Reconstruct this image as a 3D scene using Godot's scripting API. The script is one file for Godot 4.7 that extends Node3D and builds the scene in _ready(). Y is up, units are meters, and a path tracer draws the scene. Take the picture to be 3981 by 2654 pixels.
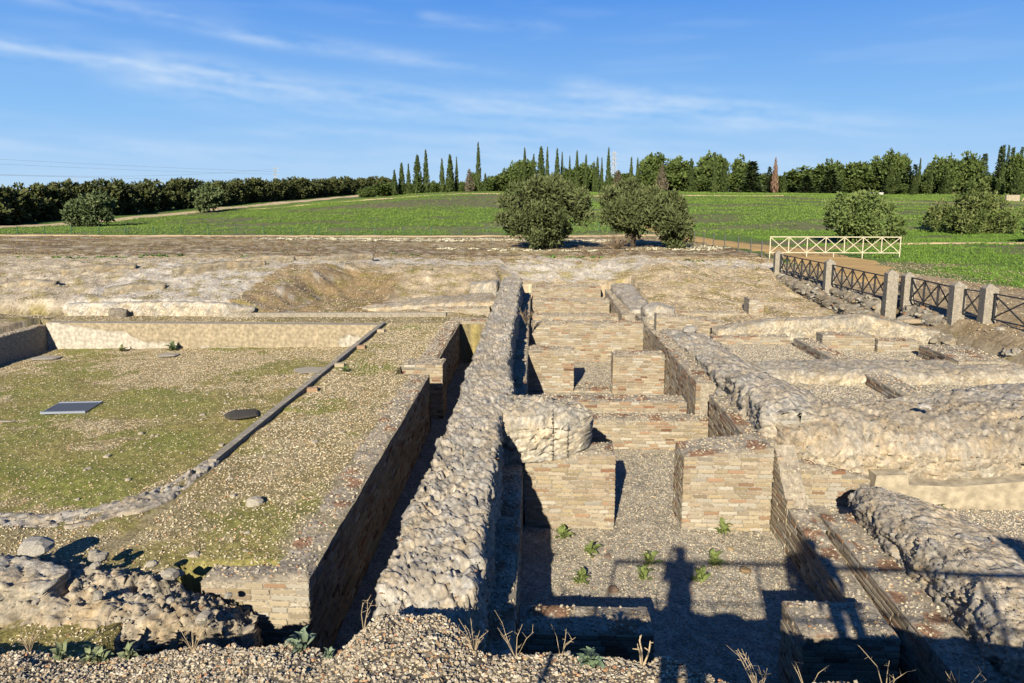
extends Node3D
# Excavated Roman house: x to the right, d metres straight ahead of the viewpoint (z = -d), y up; the floor of the dug-out rooms is y = 0.

const EYE := 5.8
const ALB := 0.64
var rng := RandomNumberGenerator.new()
var n_big := FastNoiseLite.new()      # broad shapes
var n_mid := FastNoiseLite.new()
var n_fine := FastNoiseLite.new()
var n_cell := FastNoiseLite.new()     # bulging stones
var n_cell2 := FastNoiseLite.new()
var n_tone := FastNoiseLite.new()     # tone of each stone
var n_tone2 := FastNoiseLite.new()
var M := {}
var taken := {}
var brick_meshes: Array = []
var pebble_mesh: ArrayMesh
var stone_meshes: Array = []

func _ready() -> void:
	rng.seed = 7
	var cam := Camera3D.new()
	cam.name = "camera"
	cam.near = 0.05
	cam.far = 6000.0
	cam.projection = Camera3D.PROJECTION_FRUSTUM
	cam.size = cam.near * 2654.0 / 2700.0
	cam.frustum_offset = Vector2(0, -cam.near * 173.0 / 2700.0)
	cam.position = Vector3(0, EYE, 0)
	cam.rotation_degrees = Vector3(-8.61, 2.1, 0)
	add_child(cam)
	cam.current = true
	var we := WorldEnvironment.new()
	we.name = "world_environment"
	var env := Environment.new()
	env.background_mode = Environment.BG_SKY
	env.tonemap_mode = Environment.TONE_MAPPER_LINEAR
	env.tonemap_exposure = 2.65
	env.sdfgi_enabled = true
	env.ssao_enabled = true
	env.ssil_enabled = true
	we.environment = env
	add_child(we)
	var sun := DirectionalLight3D.new()
	sun.name = "sun"
	sun.light_energy = 1.6
	sun.light_color = Color(1.0, 0.955, 0.87)
	sun.light_angular_distance = 0.5
	sun.shadow_enabled = true
	sun.rotation_degrees = Vector3(-27.4, -12.0, 0)
	add_child(sun)
	setup_noise()
	env.sky = make_sky(env.tonemap_exposure)
	setup_materials()
	setup_meshes()
	print("start ", Time.get_ticks_msec())
	build_ground()
	print("ground ", Time.get_ticks_msec())
	build_floors()
	print("floors ", Time.get_ticks_msec())
	build_central()
	build_left()
	build_rooms()
	build_right()
	print("walls ", Time.get_ticks_msec())
	build_fences()
	build_gravel()
	print("gravel ", Time.get_ticks_msec())
	build_vegetation()
	print("vegetation ", Time.get_ticks_msec())
	build_small_things()
	build_platform()
	build_far()
	print("end ", Time.get_ticks_msec())

# ---------------------------------------------------------------- helpers
func P(x: float, y: float, d: float) -> Vector3:
	return Vector3(x, y, -d)

func lin(r: float, g: float, b: float) -> Color:
	return Color(r, g, b).linear_to_srgb()

func dim(c: Color) -> Color:
	var l := c.srgb_to_linear()
	return Color(l.r * ALB, l.g * ALB, l.b * ALB).linear_to_srgb()

func ss(a: float, b: float, v: float) -> float:
	return smoothstep(a, b, v)

func numbered(called: String) -> String:
	if not taken.has(called):
		taken[called] = 0
		return called
	taken[called] += 1
	return "%s_%03d" % [called, taken[called]]

func tag(o: Node, label: String, category: String, group := "") -> void:
	o.set_meta("label", label)
	o.set_meta("category", category)
	if group != "":
		o.set_meta("group", group)

func thing(called: String, label: String, category: String, at := Vector3.ZERO, turn := 0.0, group := "") -> Node3D:
	var o := Node3D.new()
	o.name = numbered(called)
	add_child(o)
	o.position = at
	o.rotation.y = turn
	tag(o, label, category, group)
	return o

func part(called: String, mesh: Mesh, mat: Material, parent: Node) -> MeshInstance3D:
	var o := MeshInstance3D.new()
	o.name = called if parent != self else numbered(called)
	o.mesh = mesh
	o.material_override = mat
	parent.add_child(o, true)
	return o

func setting(called: String, mesh: Mesh, mat: Material) -> MeshInstance3D:
	var o := part(called, mesh, mat, self)
	o.set_meta("kind", "structure")
	return o

func copy_of(o: Node3D, label: String) -> Node3D:
	var c: Node3D = o.duplicate()
	var base: String = o.name
	var k := base.rfind("_")
	if k > 0 and base.substr(k + 1).is_valid_int():
		base = base.substr(0, k)
	c.name = numbered(base)
	add_child(c)
	c.set_meta("label", label)
	return c

const ONES := ["", "first", "second", "third", "fourth", "fifth", "sixth", "seventh", "eighth", "ninth", "tenth", "eleventh", "twelfth", "thirteenth", "fourteenth", "fifteenth", "sixteenth", "seventeenth", "eighteenth", "nineteenth"]
const TENS := ["", "", "twenty", "thirty", "forty", "fifty", "sixty"]
func ordinal(n: int) -> String:
	if n < 20:
		return ONES[n]
	if n % 10 == 0:
		return TENS[n / 10].trim_suffix("y") + "ieth"
	return TENS[n / 10] + "-" + ONES[n % 10]

# ---------------------------------------------------------------- noise, sky, materials
func setup_noise() -> void:
	n_big.seed = 11; n_big.frequency = 0.16; n_big.fractal_octaves = 3
	n_mid.seed = 23; n_mid.frequency = 0.9; n_mid.fractal_octaves = 3
	n_fine.seed = 37; n_fine.frequency = 4.5; n_fine.fractal_octaves = 2
	for n in [n_cell, n_cell2, n_tone, n_tone2]:
		n.noise_type = FastNoiseLite.TYPE_CELLULAR
		n.cellular_return_type = FastNoiseLite.RETURN_DISTANCE
		n.fractal_type = FastNoiseLite.FRACTAL_NONE
	n_cell.seed = 5; n_cell.frequency = 5.0
	n_cell2.seed = 9; n_cell2.frequency = 13.0
	n_tone.seed = 5; n_tone.frequency = 5.0
	n_tone2.seed = 9; n_tone2.frequency = 13.0
	n_tone2.cellular_return_type = FastNoiseLite.RETURN_CELL_VALUE
	n_tone.cellular_return_type = FastNoiseLite.RETURN_CELL_VALUE

func make_sky(exposure: float) -> Sky:
	var w := 2048
	var h := 1024
	var im := Image.create(w, h, false, Image.FORMAT_RGBF)
	var cl := FastNoiseLite.new()
	cl.seed = 4; cl.frequency = 1.0; cl.fractal_octaves = 4
	var c2 := FastNoiseLite.new()
	c2.seed = 8; c2.frequency = 1.0; c2.fractal_octaves = 2
	var top := Color(0.018, 0.09, 0.36)
	var high := Color(0.060, 0.262, 0.80)
	var low := Color(0.265, 0.535, 0.92)
	var edge := Color(0.52, 0.72, 0.92)
	var white := Color(0.70, 0.83, 0.98)
	# long cirrus bands: azimuth and elevation (degrees) of both ends, half width, strength
	var bands := [[-60.0, 15.2, 2.0, 9.0, 0.55, 0.40], [-60.0, 10.8, -14.0, 7.6, 0.75, 0.52], [-34.0, 8.2, 24.0, 5.0, 1.4, 0.40], [-10.0, 13.5, 3.0, 12.2, 0.4, 0.24], [0.0, 8.5, 30.0, 3.6, 1.1, 0.28], [-60.0, 3.4, 40.0, 2.0, 0.8, 0.30], [-24.0, 4.6, 18.0, 3.6, 0.5, 0.25], [40.0, 11.0, 110.0, 7.0, 1.2, 0.35], [-160.0, 12.0, -70.0, 16.0, 1.1, 0.35], [120.0, 9.0, 178.0, 14.0, 1.3, 0.35]]
	for j in h:
		var el := (0.5 - (j + 0.5) / h) * PI
		if el < -0.02:
			var row := Image.create(w, 1, false, Image.FORMAT_RGBF)
			row.fill(Color(0.26, 0.22, 0.16) / exposure)
			im.blit_rect(row, Rect2i(0, 0, w, 1), Vector2i(0, j))
			continue
		var e: float = maxf(rad_to_deg(el), 0.0)
		var base: Color
		if e < 6.0:
			base = edge.lerp(low, pow(e / 6.0, 0.75))
		elif e < 17.0:
			base = low.lerp(high, (e - 6.0) / 11.0)
		else:
			base = high.lerp(top, pow((e - 17.0) / 73.0, 0.5))
		for i in w:
			var az := (i + 0.5) / w * 360.0
			if az > 180.0:
				az -= 360.0
			var c := 0.0
			if e < 40.0:
				for b in bands:
					if az < b[0] or az > b[2]:
						continue
					var t: float = (az - b[0]) / (b[2] - b[0])
					var mid: float = lerpf(b[1], b[3], t) + 0.45 * c2.get_noise_2d(az * 0.06, b[1])
					var off: float = (e - mid) / b[4]
					if absf(off) > 2.4:
						continue
					var ends: float = smoothstep(0.0, 0.12, t) * smoothstep(1.0, 0.75, t)
					var wisp: float = maxf(0.0, 0.55 + 1.0 * cl.get_noise_2d(az * 0.10 + e * 0.2, e * 0.9 + az * 0.06) + 0.3 * cl.get_noise_2d(az * 0.5, e * 3.0 + az * 0.4))
					c += b[5] * exp(-off * off) * ends * wisp
				c += 0.07 * smoothstep(0.05, 0.5, cl.get_noise_2d(az * 0.05 + 40.0, e * 0.5)) * smoothstep(32.0, 8.0, e)
			im.set_pixel(i, j, base.lerp(white, clampf(c, 0.0, 0.85)) / exposure)
	var mat := PanoramaSkyMaterial.new()
	mat.panorama = ImageTexture.create_from_image(im)
	var sky := Sky.new()
	sky.sky_material = mat
	return sky

func noise_tex(sd: int, freq: float, lo: float, hi: float, oct := 4, size := 512, normal := 0.0) -> NoiseTexture2D:
	var t := NoiseTexture2D.new()
	t.width = size
	t.height = size
	t.seamless = true
	var n := FastNoiseLite.new()
	n.seed = sd
	n.frequency = freq
	n.fractal_octaves = oct
	t.noise = n
	if normal > 0.0:
		t.as_normal_map = true
		t.bump_strength = normal
	else:
		var g := Gradient.new()
		g.set_color(0, Color(lo, lo, lo))
		g.set_color(1, Color(hi, hi, hi))
		t.color_ramp = g
	return t

func stone_tex(sd: int, freq: float, lo: float, hi: float, normal := 0.0) -> NoiseTexture2D:
	var t := noise_tex(sd, freq, lo, hi, 1, 1024, normal)
	var n: FastNoiseLite = t.noise
	n.noise_type = FastNoiseLite.TYPE_CELLULAR
	n.cellular_return_type = FastNoiseLite.RETURN_DISTANCE if normal > 0.0 else FastNoiseLite.RETURN_CELL_VALUE
	n.fractal_type = FastNoiseLite.FRACTAL_FBM
	n.fractal_octaves = 3
	n.fractal_gain = 0.6
	n.domain_warp_enabled = true
	n.domain_warp_amplitude = 12.0
	n.domain_warp_frequency = 0.03
	if normal > 0.0:
		t.invert = true
	return t

func mat(c: Color, rough := 0.95, tex: Texture2D = null, scale := 1.0, norm: Texture2D = null, ns := 1.0) -> StandardMaterial3D:
	var m := StandardMaterial3D.new()
	m.albedo_color = dim(c)
	m.roughness = rough
	m.metallic_specular = 0.25
	if tex:
		m.albedo_texture = tex
		m.uv1_triplanar = true
		m.uv1_world_triplanar = true
		m.uv1_scale = Vector3(scale, scale, scale)
	if norm:
		m.normal_enabled = true
		m.normal_texture = norm
		m.normal_scale = ns
		m.uv1_triplanar = true
		m.uv1_world_triplanar = true
		m.uv1_scale = Vector3(scale, scale, scale)
	return m

func vmat(tex: Texture2D = null, scale := 1.0, norm: Texture2D = null, ns := 1.0) -> StandardMaterial3D:
	var m := mat(Color.WHITE, 0.95, tex, scale, norm, ns)
	m.vertex_color_use_as_albedo = true
	return m

func setup_materials() -> void:
	var grain := noise_tex(1, 0.045, 0.62, 1.0)
	var speck := noise_tex(2, 0.13, 0.5, 1.0, 3)
	var blot := noise_tex(3, 0.012, 0.70, 1.0, 5)
	var bump := noise_tex(4, 0.06, 0, 1, 4, 512, 6.0)
	var bump2 := noise_tex(6, 0.12, 0, 1, 3, 512, 5.0)
	M.grain = grain
	var chip := stone_tex(12, 0.040, 0.56, 1.0)
	var chip_bump := stone_tex(12, 0.035, 0, 1, 7.0)
	M.rubble = vmat(chip, 0.5, chip_bump, 0.6)
	M.ground = vmat(chip, 0.30, chip_bump, 0.8)
	M.floor = vmat(chip, 0.6, chip_bump, 0.8)
	M.mortar = mat(lin(0.53, 0.465, 0.36), 0.97, chip, 0.9, bump2, 0.8)
	M.cap = vmat(chip, 0.55, chip_bump, 0.9)
	M.stone = vmat(speck, 2.5)
	M.pebble = vmat()
	M.plaster = mat(lin(0.50, 0.43, 0.31), 0.95, blot, 0.6, bump, 0.25)
	M.plaster_pale = mat(lin(0.62, 0.56, 0.45), 0.95, speck, 1.0, bump2, 0.5)
	M.plaster_old = vmat(blot, 0.9, bump, 0.35)
	M.concrete = mat(lin(0.47, 0.42, 0.335), 0.95, chip, 1.0, bump2, 0.4)
	M.concrete_dark = mat(lin(0.26, 0.225, 0.18), 0.95, speck, 2.0, bump2, 0.5)
	M.iron = mat(lin(0.035, 0.036, 0.042), 0.55, grain, 3.0)
	M.iron.metallic_specular = 0.4
	M.white_paint = mat(lin(0.78, 0.70, 0.50), 0.5, blot, 2.0)
	M.green_paint = mat(lin(0.03, 0.10, 0.06), 0.6)
	M.grey_post = mat(lin(0.10, 0.10, 0.10), 0.7)
	M.wire = mat(lin(0.09, 0.11, 0.09), 0.6)
	M.grate = mat(lin(0.24, 0.27, 0.32), 0.7)
	M.slate = mat(lin(0.12, 0.11, 0.09), 0.9, speck, 2.0)
	M.steel = mat(lin(0.42, 0.45, 0.48), 0.6)
	M.cable = mat(lin(0.30, 0.33, 0.36), 0.7)
	M.bark = mat(lin(0.11, 0.085, 0.06), 0.95, speck, 3.0)
	M.twig = mat(lin(0.42, 0.33, 0.21), 0.95)
	M.twig_dark = mat(lin(0.20, 0.15, 0.10), 0.95)
	M.leaf = vmat()
	M.leaf.backlight_enabled = true
	M.leaf.backlight = lin(0.05, 0.07, 0.02)
	M.leaf.roughness = 0.65
	M.grass = vmat()
	M.path = vmat(grain, 0.8, bump, 0.4)
	M.wood = mat(lin(0.22, 0.15, 0.09), 0.8, grain, 1.5)
	M.skin = mat(lin(0.42, 0.24, 0.16), 0.6)
	M.jacket = mat(lin(0.03, 0.04, 0.07), 0.9)
	M.coat = mat(lin(0.16, 0.05, 0.04), 0.9)
	M.trousers = mat(lin(0.04, 0.05, 0.09), 0.9)
	M.hair = mat(lin(0.03, 0.02, 0.015), 0.7)
	M.black = mat(lin(0.02, 0.02, 0.022), 0.4)
	M.board = mat(lin(0.30, 0.28, 0.24), 0.6)
	M.white_block = mat(lin(0.72, 0.70, 0.64), 0.9, blot, 0.5)
	# bricks: cream, yellow, tan, orange, red-brown, pale, grey, ochre
	M.brick = []
	var cols := [Color(0.74, 0.62, 0.43), Color(0.72, 0.58, 0.36), Color(0.62, 0.49, 0.33), Color(0.64, 0.42, 0.26), Color(0.46, 0.25, 0.15), Color(0.82, 0.75, 0.61), Color(0.52, 0.465, 0.375), Color(0.67, 0.53, 0.37), Color(0.78, 0.66, 0.48), Color(0.30, 0.21, 0.14)]
	for c in cols:
		for k in [0.94, 0.78, 0.62]:
			M.brick.append(mat(lin(c.r * k, c.g * k, c.b * k), 0.95, speck, 3.0, bump2, 0.6))
	M.brick_colors = cols
	M.brick_all = vmat(speck, 3.0)

# ---------------------------------------------------------------- mesh makers
func mesh_of(v: PackedVector3Array, idx: PackedInt32Array, col := PackedColorArray(), smooth := true) -> ArrayMesh:
	var st := SurfaceTool.new()
	var a := []
	a.resize(Mesh.ARRAY_MAX)
	a[Mesh.ARRAY_VERTEX] = v
	a[Mesh.ARRAY_INDEX] = idx
	if col.size() > 0:
		a[Mesh.ARRAY_COLOR] = col
	st.create_from_arrays(a)
	if not smooth:
		st.deindex()
		st.set_smooth_group(-1)
		var b: Array = st.commit_to_arrays()
		var pv: PackedVector3Array = b[Mesh.ARRAY_VERTEX]
		var nn := PackedVector3Array()
		nn.resize(pv.size())
		for i in range(0, pv.size(), 3):
			var n := (pv[i + 2] - pv[i]).cross(pv[i + 1] - pv[i]).normalized()
			nn[i] = n; nn[i + 1] = n; nn[i + 2] = n
		b[Mesh.ARRAY_NORMAL] = nn
		var am := ArrayMesh.new()
		am.add_surface_from_arrays(Mesh.PRIMITIVE_TRIANGLES, b)
		return am
	st.generate_normals()
	return st.commit()

func grid_index(nu: int, nv: int) -> PackedInt32Array:
	var idx := PackedInt32Array()
	idx.resize((nu - 1) * (nv - 1) * 6)
	var k := 0
	for j in nv - 1:
		for i in nu - 1:
			var a := j * nu + i
			idx[k] = a; idx[k + 1] = a + nu; idx[k + 2] = a + 1
			idx[k + 3] = a + 1; idx[k + 4] = a + nu; idx[k + 5] = a + nu + 1
			k += 6
	return idx

func sheet(xs: PackedFloat32Array, ds: PackedFloat32Array, hf: Callable, cf: Callable) -> ArrayMesh:
	var v := PackedVector3Array()
	var c := PackedColorArray()
	var n := xs.size() * ds.size()
	v.resize(n)
	c.resize(n)
	var k := 0
	for d in ds:
		for x in xs:
			var y: float = hf.call(x, d)
			v[k] = Vector3(x, y, -d)
			var cc: Color = cf.call(x, d)
			var gr := rng.randf_range(0.86, 1.12)
			c[k] = Color(cc.r * gr, cc.g * gr, cc.b * gr)
			k += 1
	return mesh_of(v, grid_index(xs.size(), ds.size()), c)

func steps(a: float, b: float, s: float) -> PackedFloat32Array:
	var n: int = maxi(1, int(ceil((b - a) / s)))
	var r := PackedFloat32Array()
	for i in n + 1:
		r.append(lerpf(a, b, float(i) / n))
	return r

func quad(st: SurfaceTool, a: Vector3, b: Vector3, c: Vector3, d: Vector3) -> void:
	for p in [a, b, c, a, c, d]:
		st.add_vertex(p)

func box_into(st: SurfaceTool, lo: Vector3, hi: Vector3, t := Transform3D()) -> void:
	var p: Array = []
	for k in 8:
		p.append(t * Vector3(hi.x if k & 1 else lo.x, hi.y if k & 2 else lo.y, hi.z if k & 4 else lo.z))
	for f in [[0, 1, 3, 2], [5, 4, 6, 7], [4, 0, 2, 6], [1, 5, 7, 3], [2, 3, 7, 6], [4, 5, 1, 0]]:
		quad(st, p[f[0]], p[f[3]], p[f[2]], p[f[1]])

func new_st() -> SurfaceTool:
	var st := SurfaceTool.new()
	st.begin(Mesh.PRIMITIVE_TRIANGLES)
	st.set_smooth_group(-1)
	return st

func done(st: SurfaceTool) -> ArrayMesh:
	st.generate_normals()
	return st.commit()

func box_mesh(lo: Vector3, hi: Vector3) -> ArrayMesh:
	var st := new_st()
	box_into(st, lo, hi)
	return done(st)

func bar_into(st: SurfaceTool, a: Vector3, b: Vector3, w: float, h: float) -> void:
	var x := (b - a)
	var l := x.length()
	x /= l
	var up := Vector3.UP if absf(x.y) < 0.95 else Vector3.RIGHT
	var z := x.cross(up).normalized()
	var y := z.cross(x)
	box_into(st, Vector3(0, -h / 2, -w / 2), Vector3(l, h / 2, w / 2), Transform3D(Basis(x, y, z), a))

func bar_mesh(a: Vector3, b: Vector3, w: float, h: float) -> ArrayMesh:
	var st := new_st()
	bar_into(st, a, b, w, h)
	return done(st)

func tube_into(st: SurfaceTool, pts: Array, r0: float, r1: float, sides := 5) -> void:
	var rings: Array = []
	for i in pts.size():
		var dir: Vector3 = (pts[mini(i + 1, pts.size() - 1)] - pts[maxi(i - 1, 0)]).normalized()
		var up := Vector3.UP if absf(dir.y) < 0.9 else Vector3.RIGHT
		var a := dir.cross(up).normalized()
		var b := dir.cross(a)
		var r := lerpf(r0, r1, float(i) / (pts.size() - 1))
		var ring: Array = []
		for k in sides:
			var t := TAU * k / sides
			ring.append(pts[i] + (a * cos(t) + b * sin(t)) * r)
		rings.append(ring)
	for i in pts.size() - 1:
		for k in sides:
			var k2 := (k + 1) % sides
			quad(st, rings[i][k], rings[i + 1][k], rings[i + 1][k2], rings[i][k2])

# an angular stone: a cube sphere cut by random planes
func stone_mesh(sd: int, sub: int, flat: float) -> ArrayMesh:
	var r := RandomNumberGenerator.new()
	r.seed = sd
	var planes: Array = []
	for i in 9:
		planes.append([Vector3(r.randfn(), r.randfn(), r.randfn()).normalized(), r.randf_range(0.55, 0.85)])
	var v := PackedVector3Array()
	var idx := PackedInt32Array()
	for f in 6:
		var base := v.size()
		for j in sub + 1:
			for i in sub + 1:
				var a := float(i) / sub * 2.0 - 1.0
				var b := float(j) / sub * 2.0 - 1.0
				var p: Vector3
				match f:
					0: p = Vector3(1, a, b)
					1: p = Vector3(-1, b, a)
					2: p = Vector3(b, 1, a)
					3: p = Vector3(a, -1, b)
					4: p = Vector3(a, b, 1)
					_: p = Vector3(b, a, -1)
				p = p.normalized()
				for q in planes:
					var t: float = p.dot(q[0])
					if t > q[1]:
						p -= q[0] * (t - q[1])
				p *= 1.0 + 0.05 * r.randf()
				v.append(Vector3(p.x, p.y * flat, p.z) * 0.55)
		for j in sub:
			for i in sub:
				var k := base + j * (sub + 1) + i
				for q in [k, k + sub + 1, k + 1, k + 1, k + sub + 1, k + sub + 2]:
					idx.append(q)
	return mesh_of(v, idx, PackedColorArray(), false)

func setup_meshes() -> void:
	pebble_mesh = stone_mesh(3, 1, 0.62)
	for i in 4:
		stone_meshes.append(stone_mesh(20 + i, 3, 0.75))
	var r := RandomNumberGenerator.new()
	r.seed = 77
	for k in 5:
		# a worn brick 0.25 x 0.058 x 0.11 m, chamfered, corners a little uneven
		var st := new_st()
		var hx := 0.125; var hy := 0.029; var hz := 0.055
		var c := 0.006
		var j: Array = []
		for q in 8:
			j.append(Vector3(r.randf_range(-0.005, 0.005), r.randf_range(-0.0035, 0.0035), r.randf_range(-0.004, 0.003)))
		var corner := func(sx: int, sy: int, sz: int, ax: int) -> Vector3:
			var p := Vector3(sx * hx, sy * hy, sz * hz)
			if ax != 0: p.x -= sx * c
			if ax != 1: p.y -= sy * c
			if ax != 2: p.z -= sz * c
			return p + j[(1 if sx > 0 else 0) + (2 if sy > 0 else 0) + (4 if sz > 0 else 0)]
		for ax in 3:
			for s in [-1, 1]:
				var q: Array = []
				for uv in [[-1, -1], [1, -1], [1, 1], [-1, 1]]:
					var a: Array = [0, 0, 0]
					a[ax] = s
					a[(ax + 1) % 3] = uv[0]
					a[(ax + 2) % 3] = uv[1]
					q.append(corner.call(a[0], a[1], a[2], ax))
				if s > 0:
					quad(st, q[0], q[3], q[2], q[1])
				else:
					quad(st, q[0], q[1], q[2], q[3])
		# chamfer strips along the twelve edges
		for ax in 3:
			var b1 := (ax + 1) % 3
			var b2 := (ax + 2) % 3
			for s1 in [-1, 1]:
				for s2 in [-1, 1]:
					var a0: Array = [0, 0, 0]
					a0[ax] = -1; a0[b1] = s1; a0[b2] = s2
					var a1: Array = a0.duplicate()
					a1[ax] = 1
					quad(st, corner.call(a0[0], a0[1], a0[2], b1), corner.call(a1[0], a1[1], a1[2], b1), corner.call(a1[0], a1[1], a1[2], b2), corner.call(a0[0], a0[1], a0[2], b2))
		brick_meshes.append(done(st))

# ---------------------------------------------------------------- copies of small pieces
func multi(called: String, mesh: Mesh, material: Material, xf: Array, cols: PackedColorArray, parent: Node = self) -> MultiMeshInstance3D:
	var mm := MultiMesh.new()
	mm.transform_format = MultiMesh.TRANSFORM_3D
	mm.use_colors = true
	mm.mesh = mesh
	mm.instance_count = xf.size()
	var b := PackedFloat32Array()
	b.resize(xf.size() * 16)
	var k := 0
	for i in xf.size():
		var t: Transform3D = xf[i]
		var q := t.basis
		b[k] = q.x.x; b[k + 1] = q.y.x; b[k + 2] = q.z.x; b[k + 3] = t.origin.x
		b[k + 4] = q.x.y; b[k + 5] = q.y.y; b[k + 6] = q.z.y; b[k + 7] = t.origin.y
		b[k + 8] = q.x.z; b[k + 9] = q.y.z; b[k + 10] = q.z.z; b[k + 11] = t.origin.z
		var c := cols[i]
		b[k + 12] = c.r; b[k + 13] = c.g; b[k + 14] = c.b; b[k + 15] = 1.0
		k += 16
	mm.buffer = b
	var o := MultiMeshInstance3D.new()
	o.name = called if parent != self else numbered(called)
	o.multimesh = mm
	o.material_override = material
	o.set_meta("kind", "stuff")
	parent.add_child(o, true)
	return o

func turned(at: Vector3, s: float, flat := 1.0) -> Transform3D:
	var b := Basis(Vector3.UP, rng.randf() * TAU) * Basis(Vector3.RIGHT, rng.randf_range(-0.5, 0.5)) * Basis(Vector3.FORWARD, rng.randf_range(-0.5, 0.5))
	return Transform3D(b.scaled_local(Vector3(s * rng.randf_range(0.8, 1.3), s * flat * rng.randf_range(0.7, 1.1), s)), at)

func pebble_color() -> Color:
	var t := rng.randf()
	var v := rng.randf_range(0.75, 1.2)
	var c: Color
	if t < 0.45:
		c = Color(0.50, 0.45, 0.36)
	elif t < 0.72:
		c = Color(0.60, 0.57, 0.50)
	elif t < 0.88:
		c = Color(0.36, 0.33, 0.28)
	elif t < 0.96:
		c = Color(0.48, 0.36, 0.23)
	else:
		c = Color(0.46, 0.27, 0.17)
	return Color(c.r * v, c.g * v, c.b * v)

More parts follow.
